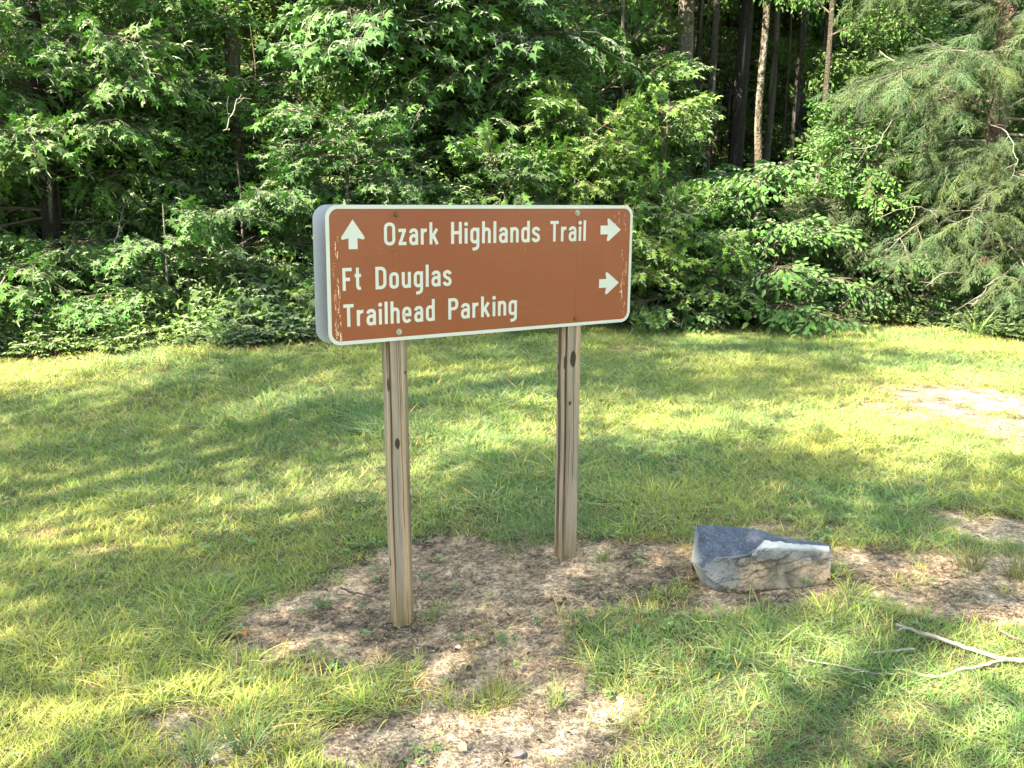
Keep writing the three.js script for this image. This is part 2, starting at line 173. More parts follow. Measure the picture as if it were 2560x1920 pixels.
  const strokes = (txt) => { let X = 0; const out = []; for (const ch of txt) { const [w, d] = GL[ch];
    for (const s of d.split('|')) { if (s[0] === 'o') { const [cx, cy] = s.slice(1).split(' ').map(Number); const q = []; for (let k = 0; k <= 16; k++) q.push([X + cx + 0.045 * Math.cos(k * Math.PI / 8), cy + 0.045 * Math.sin(k * Math.PI / 8)]); out.push({ q, closed: true, w: 0.1 }); continue; }
      const P = new THREE.Path(), cl = s.endsWith('Z'); for (const m of s.replace('Z', '').match(/[MLQ][^MLQ]*/g)) { const n = m.slice(1).trim().split(/[ ]+/).map(Number); m[0] === 'M' ? P.moveTo(n[0], n[1]) : m[0] === 'L' ? P.lineTo(n[0], n[1]) : P.quadraticCurveTo(...n); } const q = P.getPoints(9).map((v) => [v.x + X, v.y]).filter((v, k, a) => !k || Math.hypot(v[0] - a[k - 1][0], v[1] - a[k - 1][1]) > 1e-4);
      if (cl && Math.hypot(q[0][0] - q[q.length - 1][0], q[0][1] - q[q.length - 1][1]) > 1e-3) q.push(q[0]); out.push({ q, closed: cl, w: 0.148 }); }
    X += w + 0.145; } return [out, X - 0.145]; };
  let lay = 0;
  function word(txt, x0, x1, base, cap) {
    const [st, w] = strokes(txt), sx = (x1 - x0) / w, p = [], idx = [];
    for (const s of st) { const N = s.q.length, n0 = p.length / 3, z = 0.0004 + 0.00005 * (lay++ % 9), dir = (a, b) => { const l = Math.hypot(b[0] - a[0], b[1] - a[1]) || 1; return [(b[0] - a[0]) / l, (b[1] - a[1]) / l]; };
      for (let k = 0; k < N; k++) { const pv = k ? s.q[k - 1] : s.closed ? s.q[N - 2] : null, nx = k < N - 1 ? s.q[k + 1] : s.closed ? s.q[1] : null, a = pv ? dir(pv, s.q[k]) : dir(s.q[k], nx), b = nx ? dir(s.q[k], nx) : a; let m = [-(a[1] + b[1]), a[0] + b[0]], l = Math.hypot(...m); m = [m[0] / l, m[1] / l]; const c = Math.max(0.5, m[0] * -b[1] + m[1] * b[0]), h = s.w / 2 / c;
        for (const e of [1, -1]) p.push(x0 + (s.q[k][0] + m[0] * h * e) * sx, base + (s.q[k][1] + m[1] * h * e) * cap, z); }
      for (let k = 0; k < N - 1; k++) { const a = n0 + k * 2; idx.push(a, a + 1, a + 2, a + 1, a + 3, a + 2); } }
    const g = new THREE.BufferGeometry(); g.setAttribute('position', new THREE.Float32BufferAttribute(p, 3)); g.setIndex(idx); g.computeVertexNormals(); return g;
  }
  for (const [txt, x0, x1, base, cap] of [['Ozark', 0.271, 0.542, -0.1745, 0.099], ['Highlands', 0.608, 1.101, -0.1745, 0.099], ['Trail', 1.163, 1.381, -0.1745, 0.099], ['Ft', 0.071, 0.158, -0.3645, 0.098], ['Douglas', 0.226, 0.608, -0.3645, 0.098], ['Trailhead', 0.071, 0.52, -0.5215, 0.098], ['Parking', 0.592, 0.972, -0.5215, 0.098]]) mesh('lettering', word(txt, x0, x1, base, cap), white, panel);
  for (const [X, Y, m, n] of [[0.331, -0.04, rust, 'rusty'], [1.326, -0.037, steel, 'zinc'], [0.337, -0.561, steel, 'zinc'], [1.328, -0.561, rust, 'rusty']]) {
    const b = mesh('bolt', new THREE.CylinderGeometry(0.0085, 0.0095, 0.007, 6).rotateX(Math.PI / 2).translate(0, 0, 0.0062), m, panel); b.position.set(X, Y, 0); b.userData.label = `${n} hexagonal bolt head`;
    mesh('washer', new THREE.CylinderGeometry(0.014, 0.0145, 0.0024, 20).rotateX(Math.PI / 2).translate(0, 0, 0.0012), m, b);
  }
  const back = mesh('back_panel', flat(rr(SW, SH, 0.065, -0.019, 0), 0.0025).translate(0, 0, -0.0945), alu, sg); back.userData.label = 'bare aluminium panel on the far side of the posts';
  // posts: front face .086 wide, one leaning a touch
  const post = (seed, top, bot, len, knots) => { const g = new RoundedBoxGeometry(0.086, len, 0.0865, 2, 0.004), U = g.attributes.uv, P = g.attributes.position, N = g.attributes.normal;
    for (let k = 0; k < U.count; k++) { const side = Math.abs(N.getX(k)) > 0.7, a = side ? P.getZ(k) / 0.0865 + 0.5 : P.getX(k) / 0.086 + 0.5; U.setXY(k, (side ? 0 : 0.5) + clamp(a, 0.01, 0.99) * 0.5, 0.5 + P.getY(k) / len); }
    const o = mesh('post', g.translate(0, -len / 2, 0), WOOD(seed, knots), sg); o.position.set(top, -0.02, -0.0475); o.rotation.z = -Math.atan2(bot - top, len) * -1; return o; };
  post(3, 0.326, 0.359, 2.12, [[1, 0.3, 0.5, 0.012, 0.026], [0, 0.66, 0.37, 0.013, 0.03], [1, 0.86, 0.345, 0.006, 0.008], [0, 0.3, 0.78, 0.008, 0.02]]).userData.label = 'left timber post with a knot halfway up';
  post(8, 1.326, 1.332, 2.0, [[1, 0.44, 0.375, 0.0185, 0.044], [0, 0.8, 0.385, 0.013, 0.036], [1, 0.26, 0.49, 0.008, 0.012], [0, 0.12, 0.4, 0.009, 0.016], [0, 0.1, 0.47, 0.008, 0.03]]).userData.label = 'right timber post with two dark knots under the panel';
}

// ───────────────────────── the stone and the fallen sticks
{
  const rows = [
    [[1742, 1313, 4.62], [1790, 1315, 4.66], [1845, 1318, 4.66], [1899, 1326, 4.63], [1953, 1341, 4.61], [2025, 1352, 4.58], [2072, 1363, 4.53]],
    [[1758, 1421, 4.37], [1790, 1393, 4.4], [1827, 1391, 4.4], [1866, 1387, 4.4], [1896, 1366, 4.44], [1908, 1352, 4.47], [1962, 1356, 4.47], [2025, 1360, 4.48], [2072, 1365, 4.47]],
    [[1759, 1425, 4.365], [1791, 1397, 4.385], [1827, 1395, 4.385], [1866, 1390, 4.385], [1890, 1376, 4.41], [1908, 1368, 4.41], [1972, 1368, 4.41], [2033, 1370, 4.41], [2072, 1374, 4.42]],
    [[1761, 1434, 4.365], [1787, 1457, 4.33], [1812, 1466, 4.31], [1845, 1475, 4.3], [1905, 1474, 4.3], [1950, 1471, 4.31], [2020, 1466, 4.33], [2063, 1458, 4.36]]].map((r) => r.map((a) => at(...a)));
  const low = rows[3].map((v) => v.clone().add(V3(0, -0.07, -0.03))), lowB = rows[0].map((v) => V3(v.x, rows[3][3].y - 0.07, v.z - 0.02));
  const all = [lowB, ...rows, low], N = 150, sub = [8, 40, 12, 36, 5], resample = (r, t) => { const L = [0]; for (let k = 1; k < r.length; k++) L.push(L[k - 1] + r[k].distanceTo(r[k - 1])); const s = t * L[L.length - 1]; let k = 1; while (k < r.length - 1 && L[k] < s) k++; return V3().lerpVectors(r[k - 1], r[k], (s - L[k - 1]) / (L[k] - L[k - 1])); };
  const p = [], c = [], idx = []; let nr = 0;
  const cen = V3(); rows[3].forEach((v) => cen.add(v)); cen.multiplyScalar(1 / rows[3].length).add(V3(0, 0.1, -0.15));
  for (let b = 0; b < 5; b++) for (let s = b ? 1 : 0; s <= sub[b]; s++, nr++) for (let i = 0; i <= N; i++) {
    const t = i / N, f = s / sub[b], q = V3().lerpVectors(resample(all[b], t), resample(all[b + 1], t), f), out = q.clone().sub(cen).normalize();
    const big = fbm(q.x * 9, q.y * 9, q.z * 9, 3), fi = fbm(q.x * 45, q.y * 45, q.z * 45, 3), lay = b === 3 ? Math.abs(noise(q.x * 5, q.y * 26 - q.x * 7, 3)) : 0, edge = (b === 3 && s > sub[b] - 2) || b === 4 || b === 0 ? 0.4 : 1;
    const wx = q.x * 11 + 1.2 * noise(q.x * 8, q.y * 8, q.z * 8), wy = q.y * 24 - q.x * 5 + 1.2 * noise(q.x * 9, q.y * 9, q.z * 9 + 40), chip = hash(Math.floor(wx), Math.floor(wy), Math.floor(q.z * 9)) - 0.5; q.addScaledVector(out, edge * (b >= 3 ? 0.026 : b === 2 ? 0.014 : 0.006) * chip);
    q.addScaledVector(out, edge * (0.018 * big + 0.017 * fi + 0.006 * noise(q.x * 120, q.y * 120, q.z * 120) + (b === 3 ? -0.014 * (1 - smoothstep(lay, 0, 0.16)) : 0)));
    const sp = noise(q.x * 230, q.y * 230, q.z * 230), ck = smoothstep(Math.abs(fbm(q.x * 13 + 5, q.y * 30 - q.x * 6, q.z * 13, 3)), 0.0, 0.07), g1 = fbm(q.x * 20, q.y * 20, q.z * 20, 3); let col;
    if (b <= 1) { const k = 0.085 + 0.035 * g1 + 0.035 * sp + (sp > 0.55 ? 0.07 : 0) + 0.03 * fbm(q.x * 60, q.y * 60, q.z * 60, 2); col = [k * 0.86, k, k * 1.38]; }
    else if (b === 2) { const w = smoothstep(t + 0.12 * g1, 0.36, 0.46) * smoothstep(g1 + 0.3 * sp + f, -0.1, 0.35), k = 0.16 + 0.05 * g1, e = 0.5 + 0.14 * g1 + 0.06 * sp; col = [lerp(k, e, w), lerp(k, e * 0.99, w), lerp(k * 1.15, e * 0.95, w)]; }
    else { const k = 0.19 + 0.1 * g1 + 0.06 * sp, w = smoothstep(noise(q.x * 7, q.y * 9, 4) + 0.2 * g1, -0.1, 0.5), dk = (1 - 0.45 * (1 - smoothstep(lay, 0, 0.1))) * (0.5 + 0.5 * ck); col = [k * lerp(1, 1.25, w) * dk, k * lerp(0.97, 1.0, w) * dk, k * lerp(0.93, 0.72, w) * dk]; const top = (1 - smoothstep(f, 0, 0.12)) * (t > 0.4 ? 1 : 0); col = col.map((v) => lerp(v, 0.55, top * 0.7)); const lf = (1 - smoothstep(t + 0.1 * g1, 0.06, 0.17)) * 0.85; col = [lerp(col[0], 0.16, lf), lerp(col[1], 0.17, lf), lerp(col[2], 0.19, lf)]; }
    p.push(q.x, q.y, q.z); c.push(...col);
  }
  for (let r = 0; r < nr - 1; r++) for (let i = 0; i < N; i++) { const a = r * (N + 1) + i, b = a + N + 1; idx.push(a, b, a + 1, a + 1, b, b + 1); }
  for (const e of [0, N]) { let m = V3(), n = 0; for (let r = 0; r < nr; r++) { m.x += p[(r * (N + 1) + e) * 3]; m.y += p[(r * (N + 1) + e) * 3 + 1]; m.z += p[(r * (N + 1) + e) * 3 + 2]; n++; } m.multiplyScalar(1 / n); if (!e) m.add(V3(-0.055, 0.0, 0.02)); else m.add(V3(0.012, 0, 0)); const q = p.length / 3; p.push(m.x, m.y, m.z); c.push(...(e ? [0.4, 0.36, 0.3] : [0.4, 0.36, 0.29])); for (let r = 0; r < nr - 1; r++) { const a = r * (N + 1) + e, b = a + N + 1; e ? idx.push(q, b, a) : idx.push(q, a, b); } }
  let g = new THREE.BufferGeometry(); g.setAttribute('position', new THREE.Float32BufferAttribute(p, 3)); g.setAttribute('color', new THREE.Float32BufferAttribute(c, 3)); g.setIndex(idx); g = toCreasedNormals(g, 0.3);
  tag(mesh('stone', g, new THREE.MeshStandardMaterial({ name: 'rough_stone', vertexColors: true, roughness: 1 })), 'large broken rock with a dark top and a pale rim, lying on bare earth', 'rock');
}
const barkGrey = new THREE.MeshStandardMaterial({ name: 'dry_stick', vertexColors: true, roughness: 0.85 });
function stick(name, label, paths, col, dark) {
  const R = rng(label.length * 7 + 1), mb = new MB();
  for (const [pts, r0, r1] of paths) { const P = pts.map(([x, y, l = 0.02]) => onGround(x, y, l * 0.72)), cv = new THREE.CatmullRomCurve3(P), n = pts.length * 5, q = cv.getPoints(n).map((v) => v.add(V3(R.s(0.003), R.s(0.003), R.s(0.003)))); mb.tube(q, q.map((_, k) => 1.15 * lerp(r0, r1, k / n) * (1 + R.s(0.12))), 8, (t, a, l) => { const k = smoothstep(noise(l * 40, a * 1.5, r0 * 999) + 0.4 * noise(l * 9, a, 3), 0.1, 0.6); return rgb(lerp(col[0], dark[0], k), lerp(col[1], dark[1], k), lerp(col[2], dark[2], k)); }); }
  return tag(mesh(name, mb.geo(), barkGrey), label, 'branch');
}
stick('fallen_branch', 'pale bleached forked branch lying on the sunlit grass by the frame edge', [[[[2239, 1561, 0.06], [2264, 1569, 0.06], [2372, 1604, 0.055], [2462, 1634, 0.05], [2513, 1647, 0.05], [2565, 1650, 0.05], [2720, 1640, 0.04]], 0.006, 0.0095], [[[2242, 1578, 0.055], [2255, 1572, 0.06], [2275, 1573, 0.06]], 0.003, 0.004],
  [[[2513, 1648, 0.05], [2475, 1658, 0.045], [2399, 1675, 0.04], [2345, 1691, 0.03], [2318, 1689, 0.03], [2256, 1685, 0.035], [2190, 1684, 0.035], [2155, 1677, 0.04], [2077, 1660, 0.045], [2017, 1650, 0.05], [2003, 1640, 0.055]], 0.0055, 0.0022], [[[2254, 1686, 0.035], [2244, 1672, 0.05], [2234, 1659, 0.08]], 0.0036, 0.0022]], [0.33, 0.29, 0.25], [0.12, 0.085, 0.065]);
stick('broken_stick', 'short pale grey stick half sunk in grass above the forked branch', [[[[2185, 1631, 0.04], [2230, 1628, 0.04], [2285, 1622, 0.045]], 0.0048, 0.0042]], [0.4, 0.37, 0.3], [0.22, 0.19, 0.15]);
stick('brown_twig', 'thin brown twig in grass cut off by the right frame edge', [[[[2497, 1575, 0.05], [2540, 1596, 0.05], [2600, 1625, 0.045]], 0.004, 0.0046]], [0.3, 0.2, 0.15], [0.14, 0.08, 0.05]);
stick('dark_twig', 'dark thin twig on bare earth left of the nearer signpost', [[[[852, 1469, 0.015], [883, 1482, 0.012], [915, 1487, 0.01], [950, 1497, 0.008]], 0.005, 0.003]], [0.13, 0.09, 0.075], [0.06, 0.04, 0.03]);

// ───────────────────────── leaves, sprays and plants (shared shapes)
const leafMat = (o) => new THREE.MeshPhysicalMaterial({ vertexColors: true, color: 0xffffff, roughness: 1, transmission: 0.4, thickness: 0, side: THREE.DoubleSide, clearcoat: 0.22, clearcoatRoughness: 0.3, ...o });
const leafM = leafMat({ name: 'leaf' }), grassM = leafMat({ name: 'grass_blade', transmission: 0.45, clearcoat: 0.2, clearcoatRoughness: 0.4 }), cedarM = leafMat({ name: 'cedar_needle', transmission: 0.2, clearcoat: 0.1 }), dryM = new THREE.MeshStandardMaterial({ name: 'dry_litter', vertexColors: true, roughness: 0.95, side: THREE.DoubleSide });
const STAR = (() => { const q = [[0, 0.24, 0.02]], add = (deg, r, z) => q.push([Math.sin(deg * DEG) * r, 0.24 + Math.cos(deg * DEG) * r, z]); for (const [d, r, z] of [[180, 0.22, 0], [140, 0.18, 0.03], [112, 0.56, -0.09], [88, 0.26, 0.03], [58, 0.72, -0.1], [28, 0.3, 0.04], [0, 0.8, -0.12], [-28, 0.3, 0.04], [-58, 0.72, -0.1], [-88, 0.26, 0.03], [-112, 0.56, -0.09], [-140, 0.18, 0.03]]) add(d, r, z); return q; })();
const OVAL = [[0, 0.48, 0], [0, 0, 0], [0.2, 0.24, 0.05], [0.25, 0.5, 0.06], [0.13, 0.8, 0.02], [0, 1, -0.1], [-0.13, 0.8, 0.02], [-0.25, 0.5, 0.06], [-0.2, 0.24, 0.05]];
const MAPLE = STAR;
const TW = rgb(0.10, 0.075, 0.05);
const tint = (R, a = 0.22, h = 0.12) => { const k = 1 + R.s(a), w = R.s(h); return rgb(k * (1 + w), k, k * (1 - w)); };
function twigSpray(seed, leaf, n, len, size, col, droop) {           // a leafy twig along +y, lit side +z
  const R = rng(seed), mb = new MB(), m = new THREE.Matrix4(), pts = []; for (let k = 0; k <= 4; k++) { const t = k / 4; pts.push(V3(R.s(0.015), len * t, -droop * t * t * len)); } mb.tube(pts, [0.005, 0.004, 0.0033, 0.0025, 0.0015], 3, TW);
  for (let k = 0; k < n; k++) { const t = 0.12 + 0.88 * (k + R() * 0.6) / n, sd = k % 2 ? 1 : -1, term = k > n - 2, o = V3(R.s(0.01), len * t, -droop * t * t * len), s = size * R.r(0.7, 1.15), d = V3(term ? R.s(0.3) : sd * R.r(0.5, 1), R.r(0.3, 0.9), R.r(-0.55, 0.25)).normalize(), pet = o.clone().addScaledVector(d, s * 0.45); pet.z -= 0.012;
    mb.tube([o, pet], [0.0015, 0.001], 3, TW); const nrm = V3(R.s(0.9), R.s(0.7) + 0.1, 1).normalize(), c = tint(R).multiply(col); mb.fan(leaf, basis(pet, d.setZ(d.z - 0.25), nrm, s, m), c); }
  return mb.geo();
}
const GREEN = rgb(0.064, 0.165, 0.018), LIME = rgb(0.105, 0.175, 0.026), DEEP = rgb(0.044, 0.115, 0.016), OLIVE = rgb(0.08, 0.1, 0.03);
const WHITE = rgb(1, 1, 1);
const SP = {
  star: [1, 2, 3].map((s) => twigSpray(s, STAR, 13, 0.46, 0.125, GREEN, 0.25)), oval: [4, 5, 6].map((s) => twigSpray(s, OVAL, 14, 0.44, 0.105, DEEP, 0.22)), big: [7, 8].map((s) => twigSpray(s, OVAL, 9, 0.45, 0.17, DEEP, 0.3)),
  fine: [9, 10].map((s) => { const mb = new MB(), R = rng(s), m = new THREE.Matrix4(); for (let k = 0; k < 46; k++) { const a = R() * 6.28, r = Math.sqrt(R()) * 0.34, o = V3(Math.cos(a) * r, 0.35 + Math.sin(a) * r * 1.1, R.s(0.13)), d = V3(R.s(1), R.s(1), R.s(0.5) - 0.25).normalize(); mb.fan([OVAL[0], OVAL[1], OVAL[3], OVAL[5], OVAL[7]], basis(o, d, V3(R.s(0.6), R.s(0.6), 1).normalize(), R.r(0.08, 0.13), m), tint(R).multiply(DEEP)); } mb.tube([V3(0, 0, 0), V3(0.01, 0.35, 0.01), V3(0, 0.6, 0)], [0.006, 0.004, 0.002], 3, TW); return mb.geo(); }),
  cedar: [11, 12].map((s) => { const mb = new MB(), R = rng(s), len = 0.55, main = []; for (let k = 0; k <= 5; k++) { const t = k / 5; main.push(V3(R.s(0.02), len * t, -0.32 * t * t * len)); } mb.tube(main, [0.005, 0.004, 0.0035, 0.003, 0.002, 0.0012], 3, rgb(0.16, 0.13, 0.10));
    for (let k = 0; k < 26; k++) { const t = 0.08 + 0.9 * k / 26, o = V3(0, len * t, -0.32 * t * t * len), sd = k % 2 ? 1 : -1, L = R.r(0.1, 0.22) * (1.1 - 0.5 * t), d = V3(sd * R.r(0.3, 0.9), R.r(0.4, 0.9), R.r(-0.5, 0.35)).normalize(), q = []; for (let j = 0; j <= 3; j++) { const f = j / 3; q.push(o.clone().addScaledVector(d, L * f).add(V3(R.s(0.004), 0, -0.35 * f * f * L))); } const c = tint(R, 0.3, 0.18).multiply(rgb(0.085, 0.15, 0.045)); mb.tube(q, [0.0032, 0.0036, 0.003, 0.0012], 3, c);
      for (let j = 0; j < 9; j++) { const f = R.r(0.15, 1), b = q[0].clone().lerp(q[3], f); b.z -= 0.1 * f * L; const dd = V3(d.x + R.s(1), d.y + R.s(0.6), d.z + R.s(0.8)).normalize(), l2 = R.r(0.02, 0.06), w = V3(R.s(1), R.s(1), R.s(1)).cross(dd).normalize().multiplyScalar(0.0022); const i0 = mb.v(b.x - w.x, b.y - w.y, b.z - w.z, c), i1 = mb.v(b.x + w.x, b.y + w.y, b.z + w.z, c), i2 = mb.v(b.x + dd.x * l2, b.y + dd.y * l2, b.z + dd.z * l2, c); mb.i.push(i0, i1, i2); } } return mb.geo(); }),
};
// ───────────────────────── grass
function tuft(seed, n, rad, h0, h1, w, col, bend = 0.6, spread = 0.5, straw = 0) {
  const R = rng(seed), mb = new MB();
  for (let k = 0; k < n; k++) { const a = R() * 6.283, rr = rad * Math.sqrt(R()), b = V3(Math.cos(a) * rr, -0.006, Math.sin(a) * rr), az = a + R.s(1.4), h = R.r(h0, h1), lean = R.r(0.05, spread), bd = R.r(0.2, bend), c = R() < straw ? rgb(0.5, 0.44, 0.22).multiplyScalar(R.r(0.6, 1.1)) : tint(R, 0.36, 0.16).multiply(col), ww = w * R.r(0.7, 1.3), px = -Math.sin(az + R.s(0.5)), pz = Math.cos(az + R.s(0.5)), S = 3; let prev = null;
    for (let s = 0; s <= S; s++) { const t = s / S, o = h * (lean * t + bd * t * t), y = h * (t - 0.45 * bd * t * t), q = ww * (1 - t * t * 0.95) / 2, x = b.x + Math.cos(az) * o, z = b.z + Math.sin(az) * o; if (s === S) { const i = mb.v(x, b.y + y, z, c); mb.i.push(prev[0], prev[1], i); } else { const i = mb.v(x - px * q, b.y + y, z - pz * q, c), j = mb.v(x + px * q, b.y + y, z + pz * q, c); if (prev) mb.i.push(prev[0], prev[1], j, prev[0], j, i); prev = [i, j]; } } }
  return mb.geo();
}
const GC = rgb(0.31, 0.39, 0.07);
{
  const R = rng(77), T = [tuft(1, 17, 0.05, 0.025, 0.068, 0.0042, GC, 0.9, 0.9, 0.09), tuft(2, 18, 0.055, 0.022, 0.058, 0.0036, GC, 1.0, 1.1, 0.14), tuft(3, 16, 0.045, 0.04, 0.1, 0.0052, GC, 1.0, 0.8, 0.08)], M = [[], [], []], C = [[], [], []], q = new THREE.Quaternion(), e = new THREE.Euler(), s = V3();
  const cell = (z) => z > -5.5 ? 0.034 : z > -8 ? 0.042 : 0.055;
  for (let z = -2.5; z > -15.5;) { const dz = cell(z); const half = Math.max(2.2, -z * 0.62 + 0.6);
    for (let x = -half; x < half; x += dz) { const X = x + R.s(dz * 0.6), Z = z + R.s(dz * 0.6), d = dirt(X, Z), eg = Z - edgeZ(X); if (eg < -0.3) continue;
      const pat = fbm(X * 1.1, Z * 1.1, 3, 3), fineP = fbm(X * 4.3, Z * 4.3, 8, 2), thin = smoothstep(fbm(X * 0.8 + 9, Z * 0.8, 5, 3), 0.15, 0.5) * 0.45; let den = 1 - clamp(d * 1.35 + 0.35 * fineP * (d > 0.05 ? 1 : 0), 0, 0.965) - thin * 0.5; if (eg < 1) den *= lerp(0.45, 1, clamp(eg, 0, 1)); if (R() > den) continue;
      const v = pat + 0.5 * fineP > 0.28 && R() < 0.7 ? 2 : R() < 0.5 ? 0 : 1, k = dz / 0.034, yl = clamp(0.5 + 1.1 * fbm(X * 0.9 + 3, Z * 0.9, 6, 3) + R.s(0.35) + d * 0.5, 0, 1), dry = R() < 0.07 + 0.25 * d;
      const sc = (0.75 + 0.5 * R() + 0.35 * pat) * (1 - 0.45 * d) * Math.sqrt(k); s.set(sc * k ** 0.4, sc, sc * k ** 0.4); e.set(R.s(0.15), R() * 6.283, R.s(0.15)); q.setFromEuler(e); M[v].push(new THREE.Matrix4().compose(V3(X, G(X, Z) - 0.002, Z), q, s));
      const b = R.r(0.85, 1.15); C[v].push(dry ? rgb(1.75 * b, 1.25 * b, 2.1 * b) : rgb(lerp(0.45, 1.15, yl) * b, lerp(0.72, 1.08, yl) * b, lerp(0.8, 0.95, yl) * b)); }
    z -= dz; }
  T.forEach((g, k) => { const o = instanced('lawn_grass', g, grassM, M[k], C[k]); o.userData.kind = 'stuff'; tag(o, ['short mown grass covering the clearing around the sign', 'fine flattened grass mixed through the lawn of the clearing', 'taller darker grass clumps scattered through the mown lawn'][k], 'grass'); });
  console.log('grass', M.map((a) => a.length).join());
}
{ // clover and other low weeds through the turf
  const R = rng(78), mb = new MB(), m = new THREE.Matrix4(); for (let k = 0; k < 6; k++) { const a = R() * 6.28, r = 0.035 * Math.sqrt(R()), tp = V3(Math.cos(a) * r, R.r(0.02, 0.05), Math.sin(a) * r), o = R() * 6; mb.tube([V3(tp.x * 0.6, 0, tp.z * 0.6), tp], [0.0009, 0.0007], 3, rgb(0.12, 0.2, 0.05)); for (let q = 0; q < 3; q++) { const al = o + q * 2.094, d = V3(Math.cos(al), R.s(0.2), Math.sin(al)); mb.fan([[0, 0.5, 0], [0, 0, 0], [0.34, 0.45, 0.05], [0.25, 0.9, 0], [0, 0.85, -0.02], [-0.25, 0.9, 0], [-0.34, 0.45, 0.05]], basis(tp, d, V3(R.s(0.3), 1, R.s(0.3)), R.r(0.014, 0.024), m), tint(R, 0.25, 0.1).multiply(rgb(0.19, 0.31, 0.07))); } }
  const g = mb.geo(), M = [], C = [], Q = new THREE.Quaternion(); for (let n = 0; n < 9000; n++) { const Z = -2.6 - 9 * R(), X = R.s(-Z * 0.6 + 0.4), d = dirt(X, Z), f = fbm(X * 1.6 + 20, Z * 1.6, 3, 3); if (edgeZ(X) > Z || R() > smoothstep(f, 0.05, 0.45) * 0.5 * (1 - 0.85 * d) + 0.03) continue; const s = R.r(0.5, 0.95); M.push(new THREE.Matrix4().compose(V3(X, G(X, Z), Z), Q.setFromAxisAngle(V3(0, 1, 0), R() * 6.28), V3(s, s, s))); const b = R.r(0.7, 1.2); C.push(rgb(b, b, b)); }
  const o = instanced('clover_weeds', g, grassM, M, C); o.userData.kind = 'stuff'; tag(o, 'low clover and small round-leaved weeds growing through the lawn', 'weeds');
}
// single tufts that stand out
const coarse = tuft(21, 60, 0.05, 0.08, 0.19, 0.0062, rgb(0.11, 0.19, 0.045), 0.9, 0.8), yellow = tuft(22, 90, 0.045, 0.05, 0.13, 0.0034, rgb(0.24, 0.25, 0.05), 0.7, 0.9), small = tuft(23, 40, 0.03, 0.04, 0.1, 0.0036, rgb(0.17, 0.24, 0.05), 0.6, 0.8), cane = tuft(24, 40, 0.07, 0.35, 0.75, 0.017, rgb(0.13, 0.23, 0.05), 1.1, 0.35);
for (const [g, px, py, s, rot, label] of [[coarse, 620, 1880, 1.15, 0, 'coarse broad-bladed grass tuft on the bare edge at the bottom left'], [coarse, 500, 1900, 1, 2, 'wide bent grass clump beside bare soil at the lower left corner'], [yellow, 1237, 1745, 1.1, 1, 'yellowish spiky grass tuft on bare earth below the posts'], [small, 1385, 1765, 1.5, 0.4, 'green grass tuft at the right side of the worn earth'],
  [yellow, 2425, 1415, 1.4, 2.2, 'yellow grass tuft in the sandy patch right of the rock'], [small, 1505, 1402, 1.2, 1.2, 'small green tuft just right of the farther signpost'], [yellow, 2550, 1440, 1.5, 0.3, 'straw coloured tuft in sand at the right frame edge'], [small, 1085, 1545, 0.9, 2.6, 'thin upright green sprig just right of the nearer post'], [coarse, 810, 1520, 0.6, 0.9, 'low green grass tuft left of the nearer post base'],
  [cane, 2436, 842, 1, 0, 'bright arching broad-leaved grass at the wood edge under the cedar'], [cane, 2480, 838, 0.7, 2, 'smaller arching grass clump beside the bright one under the cedar'], [cane, 560, 872, 0.85, 4, 'tall pale grass blades rising from the undergrowth left of the sign']]) {
  const o = tag(mesh('grass_tuft', g, grassM), label, 'grass tuft'), p = onGround(px, py); o.position.copy(p); o.scale.setScalar(s); o.rotation.y = rot;
}
